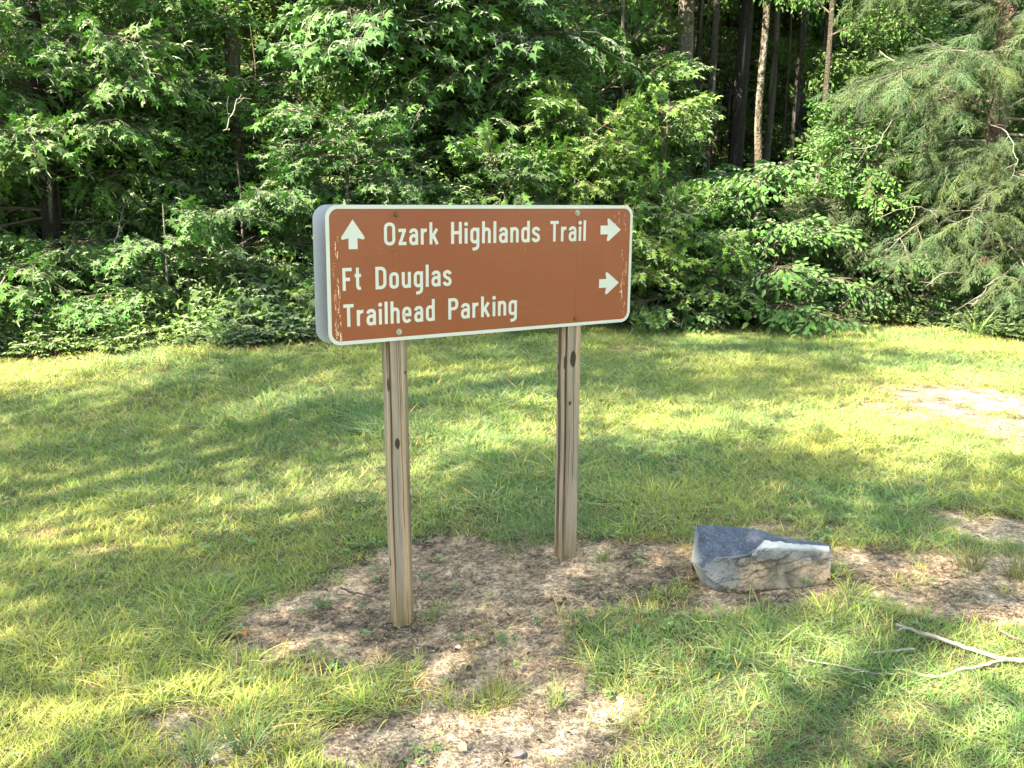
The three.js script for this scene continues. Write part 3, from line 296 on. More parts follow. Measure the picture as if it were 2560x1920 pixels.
// litter on the bare earth and along the wood's edge
{
  const R = rng(91), clip = new MB(); for (let k = 0; k < 7; k++) { const a = R() * 6.28, x = R.s(0.03), z = R.s(0.03), L = R.r(0.012, 0.04), w = R.r(0.0009, 0.0018), c = [rgb(0.3, 0.22, 0.14), rgb(0.2, 0.14, 0.1), rgb(0.38, 0.31, 0.2), rgb(0.12, 0.085, 0.065)][k % 4], dx = Math.cos(a), dz = Math.sin(a), y = R.r(0.001, 0.006), m = R.s(0.006); const i = [clip.v(x - dz * w, y, z + dx * w, c), clip.v(x + dz * w, y, z - dx * w, c), clip.v(x + dx * L / 2 - dz * (w + m), y + 0.003, z + dz * L / 2 + dx * (w + m), c), clip.v(x + dx * L / 2 + dz * (w - m), y + 0.003, z + dz * L / 2 - dx * (w - m), c), clip.v(x + dx * L, y, z + dz * L, c)]; clip.i.push(i[0], i[1], i[3], i[0], i[3], i[2], i[2], i[3], i[4]); }
  const cg = clip.geo(), M = [], C = [], Q = new THREE.Quaternion();
  for (let n = 0; n < 36000; n++) { const X = R.r(-3, 5), Z = R.r(-9, -2.8), d = dirt(X, Z), sand = smoothstep(X, 1.7, 3); if (R() > d * (0.85 - 0.55 * sand) * clamp(0.55 + 0.9 * fbm(X * 3, Z * 3, 2, 3), 0.1, 1)) continue; M.push(new THREE.Matrix4().compose(V3(X, G(X, Z) - 0.006, Z), Q.setFromAxisAngle(V3(0, 1, 0), R() * 6.28), V3(1, 1, 1).multiplyScalar(R.r(0.7, 1.3)))); const b = R.r(0.6, 1.3); C.push(rgb(b, b, b)); }
  const o = instanced('dry_clippings_litter', cg, dryM, M, C); o.userData.kind = 'stuff'; tag(o, 'dry grass clippings scattered over the bare earth under the sign', 'litter');
  const leaf = new MB(), m4 = new THREE.Matrix4(); leaf.fan(OVAL.map(([x, y, z]) => [x * 1.3, y - 0.5, z * 3 + 0.35 * x * x * 6]), new THREE.Matrix4().makeRotationX(-Math.PI / 2), rgb(0.2, 0.115, 0.07)); const lg = leaf.geo(), LM = [], LC = [];
  const put = (X, Z, s, c) => { LM.push(new THREE.Matrix4().compose(V3(X, G(X, Z) + 0.006, Z), Q.setFromEuler(new THREE.Euler(R.s(0.5), R() * 6.28, R.s(0.5))), V3(s, s, s))); LC.push(c); };
  for (let n = 0; n < 15000; n++) { const Z = -10 - 26 * R() ** 1.6, X = R.s(-Z * 0.62), eg = edgeZ(X) - Z; if (eg < -0.5 || (eg < 0.05 && R() < 0.8)) continue; const b = R.r(0.5, 1.6); put(X, Z, R.r(0.07, 0.14), R() < 0.25 ? rgb(1.7 * b, 1.7 * b, 1.7 * b) : rgb(b * 1.2, b, b)); }
  for (let n = 0; n < 900; n++) { const X = R.r(-2, 3), Z = R.r(-5.5, -2.9), d = dirt(X, Z); if (R() > d * (Z > -4 ? 0.8 : 0.3)) continue; const b = R.r(0.35, 1.1); put(X, Z, R.r(0.015, 0.035), rgb(b * 0.75, b, b * 1.25)); }
  const o2 = instanced('leaf_litter', lg, dryM, LM, LC); o2.userData.kind = 'stuff'; tag(o2, 'brown fallen leaves carpeting the wood floor and its edge', 'leaf litter');
  const pg = new THREE.IcosahedronGeometry(1, 1); { const P = pg.attributes.position; for (let k = 0; k < P.count; k++) { const f = 0.75 + 0.5 * hash(Math.round(P.getX(k) * 50), Math.round(P.getY(k) * 50), Math.round(P.getZ(k) * 50)); P.setXYZ(k, P.getX(k) * f, P.getY(k) * f * 0.6, P.getZ(k) * f * 0.85); } pg.computeVertexNormals(); }
  const PM = [], PC = []; for (let n = 0; n < 3500; n++) { const X = R.r(-3, 5.5), Z = R.r(-9, -2.8), d = dirt(X, Z); if (R() > d) continue; const s = R.r(0.002, 0.006) * (R() < 0.06 ? 2.2 : 1), b = R.r(0.2, 0.55); PM.push(new THREE.Matrix4().compose(V3(X, G(X, Z) - 0.008, Z), Q.setFromAxisAngle(V3(0, 1, 0), R() * 6.28), V3(s, s, s))); PC.push(rgb(b, b * 0.92, b * 0.82)); }
  const o3 = instanced('pebbles', pg, new THREE.MeshStandardMaterial({ name: 'pebble', roughness: 0.9 }), PM, PC); o3.userData.kind = 'stuff'; tag(o3, 'small pebbles and crumbs of soil on the worn earth', 'pebbles');
  // one orange leaf and two grey ones
  const one = (px, py, s, c, rot, label) => { const b = new MB(); b.fan(OVAL.map(([x, y, z]) => [x * 1.5, y - 0.5, z * 3 + 2 * x * x]), new THREE.Matrix4().makeRotationX(-Math.PI / 2), c); const o = tag(mesh('fallen_leaf', b.geo(), dryM), label, 'leaf'); o.position.copy(onGround(px, py, 0.012)); o.scale.setScalar(s); o.rotation.set(0.35, rot, 0.2); };
  one(610, 1580, 0.05, rgb(0.5, 0.2, 0.07), 0.5, 'curled orange dead leaf on bare earth left of the posts'); one(1293, 1884, 0.05, rgb(0.15, 0.14, 0.15), 1.9, 'pale grey dead leaf on worn earth at the bottom centre'); one(1155, 1868, 0.05, rgb(0.33, 0.29, 0.22), 0.9, 'small tan dead leaf on grey soil at the bottom'); one(1172, 1672, 0.035, rgb(0.06, 0.035, 0.025), 2.5, 'tiny dark leaf on pale soil below the nearer post');
}
// ───────────────────────── trees and undergrowth
const barkTex = dataTex(256, 512, (x, y) => { const w = 0.05 * (tile(x, y, 6, 3) - 0.5) + 0.03 * (tile(x, y, 14, 4) - 0.5), q = ((x + w) % 1 + 1) % 1, ridge = Math.abs(tile(q, y * 0.999, 22, 5) * 0.6 + tile(q, y, 9, 7) * 0.4 - 0.5) * 2, crk = tile(x, y, 40, 8); const h = clamp(0.2 + 0.9 * Math.sqrt(ridge) - 0.25 * (crk > 0.7 ? crk : 0), 0, 1); return [h, h, h]; }, true);
const barkM = new THREE.MeshStandardMaterial({ name: 'bark', vertexColors: true, bumpMap: barkTex, bumpScale: 0.035, roughness: 0.95 });
const twigM = new THREE.MeshStandardMaterial({ name: 'twig', vertexColors: true, roughness: 0.9 });
function barkColor(base, R) { const o = R() * 90; return (t, a, l) => { const x = Math.cos(a) * 1.4 + o, z = Math.sin(a) * 1.4, n = fbm(x * 2.2, l * 1.6, z * 2.2, 3), li = smoothstep(noise(x * 1.6, l * 2.4, z * 1.6 + 5) + 0.4 * noise(x * 7, l * 9, z * 7), 0.42, 0.7), k = 1 + 0.55 * n; return rgb(lerp(base[0] * k, 0.34, li * 0.7), lerp(base[1] * k, 0.36, li * 0.7), lerp(base[2] * k, 0.33, li * 0.7)); }; }
const dirOf = (az, rise) => V3(Math.sin(az * DEG) * Math.cos(rise * DEG), Math.sin(rise * DEG), Math.cos(az * DEG) * Math.cos(rise * DEG));
function branch(mb, out, R, s, dir, len, o) {                         // a limb with side shoots that carry the sprays
  const n = 6, P = [s.clone()], d = dir.clone(); for (let k = 1; k <= n; k++) { d.y -= o.droop / n; d.x += R.s(0.09); d.z += R.s(0.09); d.y += R.s(0.06); d.normalize(); P.push(P[k - 1].clone().addScaledVector(d, len / n)); }
  const r0 = o.r ?? 0.006 + len * 0.0075; mb.tube(P, P.map((_, k) => lerp(r0, 0.003, k / n)), 5, o.wood ?? ((t, a, l) => { const k = 0.09 + 0.03 * noise(l * 6, a, 1); return rgb(k * 1.1, k * 0.95, k * 0.8); }));
  const up = V3(0, 1, 0), put = (p, dd, sc) => { const z = V3(R.s(o.mess ?? 0.65), 1, R.s(o.mess ?? 0.65)); out.push(basis(p, dd, z, sc * R.r(0.8, 1.15))); };
  for (let k = 1; k < n; k++) for (const sd of [-1, 1]) { if (R() < (o.skip ?? 0.1)) continue; const T = P[k + 1].clone().sub(P[k - 1]).normalize(), d2 = T.clone().applyAxisAngle(up, sd * R.r(0.6, 1.15)); d2.y += R.s(0.25); const L = len * (o.side ?? 0.42) * (1 - 0.5 * k / n) * R.r(0.6, 1.2), q0 = P[k], q1 = q0.clone().addScaledVector(d2, L * 0.5), q2 = q1.clone().addScaledVector(d2.clone().setY(d2.y - 0.2), L * 0.5); mb.tube([q0, q1, q2], [0.006, 0.004, 0.002], 3, o.wood ?? TW);
    for (let u = o.first ?? 0.25; u < 1; u += (o.gap ?? 0.26) / Math.max(0.3, L)) { const p = u < 0.5 ? q0.clone().lerp(q1, u * 2) : q1.clone().lerp(q2, u * 2 - 1), s2 = R() < 0.5 ? -1 : 1; put(p, d2.clone().applyAxisAngle(up, s2 * R.r(0.2, 0.9)).setY(d2.y + R.s(0.6) - 0.1), o.scale ?? 1); } put(q2, d2, o.scale ?? 1); }
  for (let k = 3; k <= n; k++) put(P[k], P[k].clone().sub(P[k - 1]).setY(d.y - 0.1), o.scale ?? 1);
}
function tree(t) {
  const R = rng(t.seed), b = t.base, g = thing(t.name ?? 'broadleaf_tree', t.label, t.category ?? 'tree', [b.x, b.y, b.z], t.group), lean = t.lean ?? [R.s(0.03), R.s(0.03)], N = Math.max(6, Math.ceil(t.h / 0.5)), P = [], rad = [];
  const bend = R() * 6; for (let k = 0; k <= N; k++) { const f = k / N, y = t.h * f; P.push(V3(lean[0] * y + (t.kink ?? 0.06) * noise(y * 0.6, bend, 1) * Math.min(1, y), y - (k ? 0 : 0.15), lean[1] * y + (t.kink ?? 0.06) * noise(y * 0.6, bend, 5) * Math.min(1, y))); rad.push(t.r * (lerp(1, t.top ?? 0.35, f) + 0.35 * Math.exp(-y * 4 / Math.max(0.3, t.r * 8)))); }
  const tm = new MB(); tm.tube(P, rad, t.r > 0.12 ? 18 : t.r > 0.05 ? 9 : 6, barkColor(t.bark ?? [0.1, 0.08, 0.062], R), Math.max(1, Math.round(t.r * 6.28 / 0.5)), t.r > 0.1 ? 0.08 : 0); mesh('trunk', tm.geo(), barkM, g);
  const trunkAt = (y) => { const f = clamp(y / t.h, 0, 1) * N, k = Math.min(N - 1, Math.floor(f)); return P[k].clone().lerp(P[k + 1], f - k); };
  const limb = new MB(), out = [];
  for (const o of t.limbs ?? []) for (let k = 0; k < o.n; k++) { const y = lerp(o.h0, o.h1, (k + R()) / o.n), f = o.n > 1 ? k / (o.n - 1) : 0; branch(limb, out, R, trunkAt(y), dirOf((o.az ?? 0) + R.s(o.spread ?? 180), R.r(...(o.rise ?? [5, 30]))), R.r(lerp(o.len[0], o.len[2] ?? o.len[0], f), lerp(o.len[1], o.len[3] ?? o.len[1], f)), o); }
  for (const [pts, o] of t.arms ?? []) { const q = pts.map((a) => at(...a).sub(b)), c = new THREE.CatmullRomCurve3(q).getPoints(q.length * 4); limb.tube(c, c.map((_, k) => lerp(o.r0 ?? 0.035, 0.006, k / c.length)), 6, o.wood ?? rgb(0.16, 0.14, 0.12)); if (o.leafy) for (let k = Math.floor(c.length * (o.from ?? 0.2)); k < c.length - 1; k++) for (const sd of [-1, 1]) branch(limb, out, R, c[k], c[k + 1].clone().sub(c[k]).normalize().applyAxisAngle(V3(0, 1, 0), sd * R.r(0.4, 1.2)), R.r(...o.leafy), o); }
  if (limb.p.length) mesh('branches', limb.geo(), twigM, g);
  for (const [pts, r0] of t.bare ?? []) { const bare = new MB(), q = pts.map((a) => at(...a).sub(b)), c = new THREE.CatmullRomCurve3(q).getPoints(q.length * 4); const bc = (u, a, l) => { const k = 0.2 + 0.1 * noise(l * 7, a, 2); return rgb(k, k * 0.93, k * 0.84); }; c.forEach((v, k) => v.add(V3(0.03 * noise(k * 0.9, 1, r0 * 99), 0.03 * noise(k * 0.9, 5, r0 * 99), 0))); bare.tube(c, c.map((_, k) => lerp(r0 * 0.8, 0.003, k / c.length)), 5, bc); for (let k = 3; k < c.length - 1; k += 3) { const T = c[k + 1].clone().sub(c[k]).normalize(), d2 = T.add(V3(R.s(0.9), R.s(0.7), R.s(0.9))).normalize(), L = R.r(0.12, 0.4), e = c[k].clone().addScaledVector(d2, L); bare.tube([c[k], c[k].clone().lerp(e, 0.5).add(V3(R.s(0.03), R.s(0.03), R.s(0.03))), e], [0.005, 0.0038, 0.002], 4, bc); } mesh('bare_branch', bare.geo(), twigM, g).userData.label = 'leafless pale dead branch'; }
  const tn = t.tint ?? [1, 1, 1], hue = t.hue ?? 0.12, vary = t.vary ?? 0.2;
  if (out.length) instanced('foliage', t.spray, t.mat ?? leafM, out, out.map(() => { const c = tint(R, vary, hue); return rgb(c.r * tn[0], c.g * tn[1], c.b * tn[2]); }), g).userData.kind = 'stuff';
  if (t.crown) { const C = [], K = []; for (let k = 0; k < t.crown.n * 3 && C.length < t.crown.n; k++) { const u = V3(R.s(1), R.s(1), R.s(1)); if (u.length() > 1 || u.length() < 0.35) continue; const p = V3(t.crown.c[0] + u.x * t.crown.s[0], t.crown.c[1] + u.y * t.crown.s[1], t.crown.c[2] + u.z * t.crown.s[2]); if (t.crown.test && !t.crown.test(p.clone().add(b), R)) continue; C.push(basis(p, V3(R.s(1), R.s(0.7), R.s(1)), V3(R.s(0.6), 1, R.s(0.6)), R.r(...(t.crown.scale ?? [1.4, 2.2])))); const c = tint(R, vary, hue); K.push(rgb(c.r * tn[0], c.g * tn[1], c.b * tn[2])); }
    instanced('crown', t.crown.geo ?? SP.fine[0], t.mat ?? leafM, C, K, g).userData.kind = 'stuff'; }
  return g;
}
const stand = (px, depth) => { const p = at(px, 800, depth); return V3(p.x, G(p.x, p.z), p.z); };
const hi = (h, w, n, scale) => ({ n, c: [0, h, 0], s: [w, 3.2, w], scale });

// the sweetgum that fills the left of the picture, its neighbours and the bright young one behind the panel
tree({ name: 'sweetgum_tree', seed: 101, label: 'big star-leaved tree with bright pale leaves filling the left edge of the wood', base: stand(150, 13.6), h: 11, r: 0.15, lean: [0, 0], bark: [0.03, 0.026, 0.024], spray: SP.star[0], tint: [1.0, 1.05, 1.0],
  limbs: [{ n: 16, h0: 0.5, h1: 2.4, len: [1.4, 2.4], az: 20, spread: 110, rise: [-5, 20], droop: 0.28, scale: 0.95 }, { n: 22, h0: 2.3, h1: 5.4, len: [1.6, 2.6], az: 25, spread: 110, rise: [0, 20], droop: 0.3 }, { n: 6, h0: 6, h1: 10.5, len: [1.8, 2.4, 0.8, 1.2], spread: 180, rise: [10, 35], droop: 0.4, scale: 1.2 }], bare: [[[[280, 640, 12.6], [300, 560, 12.8], [325, 480, 13]], 0.012], [[[560, 330, 12.5], [590, 260, 12.5], [600, 240, 12.6]], 0.012]] });
tree({ name: 'sweetgum_tree', seed: 131, label: 'young star-leaved tree reaching over the lawn at the far left', base: stand(-190, 13.6), h: 8, r: 0.1, bark: [0.06, 0.05, 0.045], spray: SP.star[1], tint: [1.05, 1.1, 1.1],
  limbs: [{ n: 12, h0: 0.4, h1: 2.6, len: [0.9, 1.7], az: 40, spread: 90, rise: [0, 25], droop: 0.28 }, { n: 12, h0: 2.6, h1: 6.5, len: [1.8, 2.6], az: 40, spread: 100, rise: [5, 25], droop: 0.5, scale: 1.1 }] });
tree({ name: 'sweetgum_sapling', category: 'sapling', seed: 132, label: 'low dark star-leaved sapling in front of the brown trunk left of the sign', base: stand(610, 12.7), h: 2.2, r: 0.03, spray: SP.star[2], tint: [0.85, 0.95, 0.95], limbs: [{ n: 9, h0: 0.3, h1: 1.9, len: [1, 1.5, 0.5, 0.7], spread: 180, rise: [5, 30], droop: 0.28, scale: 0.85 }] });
tree({ name: 'sweetgum_sapling', category: 'sapling', seed: 133, label: 'spreading star-leaved sapling rising just behind the left end of the panel', base: stand(880, 13.3), h: 3.0, r: 0.035, spray: SP.star[0], tint: [0.8, 0.95, 0.95], limbs: [{ n: 16, h0: 0.3, h1: 2.8, len: [1.1, 1.7, 0.6, 0.9], spread: 180, rise: [5, 35], droop: 0.28, scale: 0.9 }], bare: [[[[770, 660, 12.6], [840, 645, 12.5], [910, 655, 12.6], [980, 690, 12.7]], 0.008], [[[870, 410, 13], [940, 380, 12.9], [1020, 330, 12.9], [1050, 290, 13]], 0.01], [[[930, 400, 12.8], [1000, 390, 12.8], [1045, 410, 12.9], [1055, 480, 12.9]], 0.008]] });
tree({ name: 'sweetgum_sapling', category: 'sapling', seed: 134, label: 'low leafy sapling hiding the wood floor left of the brown trunk', base: stand(420, 12.5), h: 1.7, r: 0.025, spray: SP.star[1], tint: [0.9, 1, 0.95], limbs: [{ n: 8, h0: 0.2, h1: 1.5, len: [0.9, 1.3, 0.5, 0.7], spread: 180, rise: [0, 25], droop: 0.28, scale: 0.85 }], bare: [[[[490, 640, 12.1], [560, 636, 12], [620, 600, 12.1]], 0.011]] });
tree({ seed: 102, label: 'straight brown trunk standing clear in a gap left of the sign', base: stand(622, 15), h: 12, r: 0.135, lean: [-0.012, 0], kink: 0.03, bark: [0.11, 0.085, 0.06], spray: SP.star[1], limbs: [{ n: 12, h0: 4.4, h1: 8, len: [2, 3], spread: 180, rise: [0, 25], droop: 0.4, scale: 1.2 }], crown: hi(9, 3, 120), bare: [[[[640, 205, 15], [700, 215, 14.8], [740, 270, 14.8], [690, 330, 14.9]], 0.016], [[[635, 190, 15], [720, 178, 14.9], [760, 240, 14.9]], 0.012]] });
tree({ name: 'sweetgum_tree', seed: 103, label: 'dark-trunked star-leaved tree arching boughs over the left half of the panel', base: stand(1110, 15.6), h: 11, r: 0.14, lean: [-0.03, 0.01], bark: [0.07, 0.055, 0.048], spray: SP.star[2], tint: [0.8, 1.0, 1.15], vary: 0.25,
  limbs: [{ n: 12, h0: 2.0, h1: 4.0, len: [1.2, 2.2], az: -20, spread: 150, rise: [0, 25], droop: 0.28 }, { n: 12, h0: 3.6, h1: 5.2, len: [2.2, 3.2], az: 12, spread: 50, rise: [0, 20], droop: 0.3, scale: 1.15 }, { n: 8, h0: 5.4, h1: 10, len: [2.2, 2.6, 0.8, 1.2], spread: 180, rise: [10, 30], droop: 0.4, scale: 1.2 }], bare: [[[[960, 30, 13.6], [1030, 50, 13.2], [1090, 60, 13]], 0.012]] });
const brightLimbs = (h, w) => [{ n: Math.round(h * 7), h0: 0.3, h1: h * 0.97, len: [w * 0.8, w * 1.2, 0.3, 0.5], spread: 180, rise: [8, 38], droop: 0.4, scale: 0.85, gap: 0.28 }];
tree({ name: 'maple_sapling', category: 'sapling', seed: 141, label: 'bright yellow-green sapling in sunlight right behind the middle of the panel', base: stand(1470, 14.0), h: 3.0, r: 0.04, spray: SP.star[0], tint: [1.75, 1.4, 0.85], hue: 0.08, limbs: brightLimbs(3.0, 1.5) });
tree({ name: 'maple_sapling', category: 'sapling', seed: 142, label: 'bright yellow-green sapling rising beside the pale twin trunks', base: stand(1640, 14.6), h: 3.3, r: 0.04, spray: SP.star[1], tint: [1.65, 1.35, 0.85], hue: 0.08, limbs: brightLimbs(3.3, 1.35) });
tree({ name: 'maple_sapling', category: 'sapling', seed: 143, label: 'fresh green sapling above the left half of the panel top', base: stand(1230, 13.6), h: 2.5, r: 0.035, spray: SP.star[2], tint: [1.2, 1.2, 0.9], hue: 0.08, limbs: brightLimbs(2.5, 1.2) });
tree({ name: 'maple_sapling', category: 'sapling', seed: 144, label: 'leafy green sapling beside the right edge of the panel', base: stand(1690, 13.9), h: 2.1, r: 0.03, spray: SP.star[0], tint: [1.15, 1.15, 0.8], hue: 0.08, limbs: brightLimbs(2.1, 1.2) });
// shrubs with oval leaves right of the sign
tree({ name: 'oval_leaved_shrub', category: 'shrub', seed: 151, label: 'dark shrub with layered oval leaves right of the sign', base: stand(1930, 14.2), h: 1.35, r: 0.02, spray: SP.big[0], tint: [1.25, 1.45, 1.2], limbs: [{ n: 13, h0: 0.25, h1: 1.3, len: [0.8, 1.3, 0.7, 1.1], spread: 180, rise: [5, 25], droop: 0.3, scale: 0.75, mess: 0.3 }] });
tree({ name: 'oval_leaved_shrub', category: 'shrub', seed: 152, label: 'bluish green shrub with flat leaf layers behind the dark layered shrub', base: stand(1890, 15), h: 2.4, r: 0.025, spray: SP.big[1], tint: [1.2, 1.5, 1.4], limbs: [{ n: 14, h0: 1.1, h1: 2.3, len: [0.7, 1.2, 0.6, 0.9], spread: 180, rise: [5, 25], droop: 0.3, scale: 0.7, mess: 0.3 }] });
tree({ name: 'oval_leaved_shrub', category: 'shrub', seed: 153, label: 'pale green bush with small leaves touching the left side of the cedar', base: stand(2120, 15), h: 3.3, r: 0.03, spray: SP.oval[0], tint: [1.5, 1.75, 1.4], limbs: [{ n: 20, h0: 1.6, h1: 3.2, len: [0.6, 1.0, 0.4, 0.6], spread: 180, rise: [5, 35], droop: 0.3, scale: 0.8 }] });
tree({ name: 'oval_leaved_shrub', category: 'shrub', seed: 154, label: 'deep green bush in the shade below the bright saplings', base: stand(1760, 14.3), h: 1.2, r: 0.02, spray: SP.oval[1], tint: [1.1, 1.3, 1.1], limbs: [{ n: 12, h0: 0.2, h1: 1.1, len: [0.8, 1.2, 0.5, 0.7], spread: 180, rise: [5, 30], droop: 0.3, scale: 0.9 }] });
tree({ name: 'oval_leaved_shrub', category: 'shrub', seed: 155, label: 'dark leafy bush under the cedar boughs', base: stand(2260, 14.6), h: 1.3, r: 0.02, spray: SP.oval[2], tint: [0.9, 1.2, 1.1], limbs: [{ n: 13, h0: 0.2, h1: 1.2, len: [0.9, 1.4, 0.6, 0.8], spread: 180, rise: [5, 30], droop: 0.3, scale: 0.9 }] });
// cedars
const cedarWood = (t, a, l) => { const k = 0.2 + 0.06 * noise(l * 6, a, 1); return rgb(k, k * 0.9, k * 0.8); };
tree({ name: 'cedar_tree', seed: 161, label: 'large feathery cedar drooping grey-green boughs at the right edge', base: stand(2440, 14.6), h: 10, r: 0.17, lean: [-0.005, 0], bark: [0.14, 0.1, 0.08], spray: SP.cedar[0], mat: cedarM, vary: 0.3, hue: 0.2, tint: [0.8, 0.86, 0.8],
  limbs: [{ n: 10, h0: 1.0, h1: 2.4, len: [1.4, 2.4], az: 10, spread: 80, rise: [0, 30], droop: 0.75, side: 0.5, gap: 0.13, scale: 0.85, mess: 0.6, wood: cedarWood }, { n: 26, h0: 2.3, h1: 5.2, len: [1.7, 2.7], az: -20, spread: 120, rise: [0, 35], droop: 0.55, side: 0.5, gap: 0.13, scale: 0.9, mess: 0.6, wood: cedarWood }, { n: 16, h0: 5, h1: 9.6, len: [2.2, 2.6, 0.6, 0.8], spread: 180, rise: [10, 40], droop: 0.6, side: 0.5, gap: 0.2, wood: cedarWood }],
  bare: [[[[2440, 560, 14], [2380, 550, 13], [2300, 520, 12.4], [2230, 530, 12.3]], 0.012], [[[2420, 130, 14.4], [2340, 110, 14], [2290, 85, 13.9]], 0.014], [[[2560, 700, 13], [2500, 690, 12.6], [2460, 730, 12.6], [2430, 770, 12.6]], 0.01], [[[2440, 690, 13.8], [2370, 680, 13], [2310, 720, 12.9]], 0.01], [[[2200, 130, 14.5], [2270, 165, 14.2], [2330, 190, 14.2], [2380, 240, 14.1]], 0.012], [[[2440, 300, 14], [2520, 330, 13], [2540, 400, 12.8], [2530, 450, 12.8]], 0.009], [[[2230, 300, 13.6], [2190, 360, 13.5], [2150, 380, 13.6]], 0.006]] });
tree({ name: 'cedar_tree', seed: 162, label: 'sparse brownish cedar behind the bright saplings in the middle', base: stand(1290, 17.2), h: 9, r: 0.13, lean: [-0.01, 0], bark: [0.15, 0.11, 0.085], spray: SP.cedar[1], mat: cedarM, vary: 0.3, tint: [0.75, 0.66, 0.6],
  limbs: [{ n: 16, h0: 1.0, h1: 4.6, len: [1.3, 2.2], az: 30, spread: 120, rise: [0, 30], droop: 0.4, side: 0.5, gap: 0.16, wood: cedarWood, skip: 0.25 }], bare: [[[[1300, 180, 16.8], [1380, 130, 16], [1440, 70, 15.8]], 0.012], [[[1480, 240, 16], [1530, 210, 15.8], [1560, 170, 15.8]], 0.016]] });
tree({ name: 'cedar_tree', seed: 163, label: 'low dull cedar bough thicket between the layered shrub and the big cedar', base: stand(2130, 15.4), h: 2.2, r: 0.04, bark: [0.14, 0.1, 0.08], spray: SP.cedar[1], mat: cedarM, tint: [0.7, 0.68, 0.7],
  limbs: [{ n: 14, h0: 0.3, h1: 2, len: [1.0, 1.7, 0.6, 0.9], spread: 180, rise: [0, 30], droop: 0.5, side: 0.5, gap: 0.16, wood: cedarWood }] });
// trunks one can pick out in the wood
for (const [seed, px, depth, r, bark, lean, label, h] of [
  [201, 1628, 19.5, 0.19, [0.17, 0.145, 0.13], [0.002, 0], 'left one of the two thick grey trunks standing close together'], [202, 1686, 18.2, 0.18, [0.16, 0.14, 0.125], [0.001, 0], 'right one of the two thick grey trunks, patched with pale lichen'],
  [203, 1545, 20.5, 0.125, [0.09, 0.075, 0.065], [-0.01, 0], 'dark trunk left of the two thick grey trunks'], [204, 1735, 22, 0.11, [0.045, 0.04, 0.037], [0.005, 0], 'dark trunk close right of the two thick grey trunks'], [205, 1812, 19, 0.1, [0.03, 0.027, 0.027], [0.004, 0], 'nearly black straight trunk in the gap right of the sign'],
  [206, 1866, 17.5, 0.075, [0.11, 0.09, 0.07], [0.012, 0], 'slim brown trunk leaning behind the layered shrub'], [207, 1757, 27, 0.07, [0.3, 0.27, 0.23], [0, 0], 'thin pale trunk deep in the gap right of the twin trunks'], [208, 1782, 26, 0.06, [0.1, 0.085, 0.07], [0.003, 0], 'thin brown trunk deep in the gap beside the black trunk'],
  [209, 1962, 20, 0.1, [0.045, 0.038, 0.034], [0.004, 0], 'dark trunk between the layered shrub and the cedar'], [210, 2060, 21, 0.085, [0.06, 0.05, 0.042], [0.01, 0], 'thin dark trunk left of the cedar boughs'], [211, 2140, 18, 0.075, [0.035, 0.03, 0.028], [-0.006, 0], 'first of two dark trunks behind the left tip of the cedar'], [212, 2166, 19, 0.085, [0.07, 0.055, 0.045], [-0.004, 0], 'second, browner trunk behind the left tip of the cedar'],
  [213, 545, 16.4, 0.12, [0.075, 0.055, 0.042], [0.012, 0], 'reddish brown trunk half hidden left of the clear brown trunk'], [214, 691, 22, 0.06, [0.03, 0.026, 0.025], [0.003, 0], 'thin black trunk in the lit gap right of the clear brown trunk'], [215, 713, 23.5, 0.05, [0.2, 0.18, 0.15], [0, 0], 'thin pale trunk in the lit gap right of the clear brown trunk'],
  [216, 600, 24, 0.07, [0.24, 0.21, 0.18], [-0.004, 0], 'pale distant trunk just left of the clear brown trunk'], [217, 760, 25, 0.07, [0.12, 0.1, 0.08], [0.004, 0], 'brown distant trunk right of the lit gap'], [218, 865, 18.6, 0.09, [0.08, 0.06, 0.05], [0.008, 0], 'dark trunk behind the left end of the panel'], [219, 330, 18, 0.14, [0.04, 0.034, 0.03], [-0.006, 0], 'dark trunk showing through the left leaf mass'], [220, 1220, 19, 0.075, [0.1, 0.08, 0.06], [-0.02, 0], 'slim trunk behind the sapling above the panel'],
  [221, 1895, 24, 0.07, [0.09, 0.08, 0.065], [0.01, 0], 'slim trunk far behind the leaning brown trunk'], [222, 1420, 23, 0.07, [0.13, 0.11, 0.09], [0, 0], 'slim trunk behind the brownish cedar']])
  tree({ seed, label, base: stand(px, depth), h: h ?? 13, r, bark, lean, kink: r > 0.1 ? 0.04 : 0.07, top: 0.5, spray: SP.oval[seed % 3], tint: [1.2, 1.25, 1], limbs: [{ n: 4, h0: 6, h1: 9, len: [1.3, 2.2], spread: 180, rise: [10, 40], droop: 0.3, scale: 1.4, gap: 0.4 }], crown: hi(12, 2.4, 12, [1.6, 2.4]) });
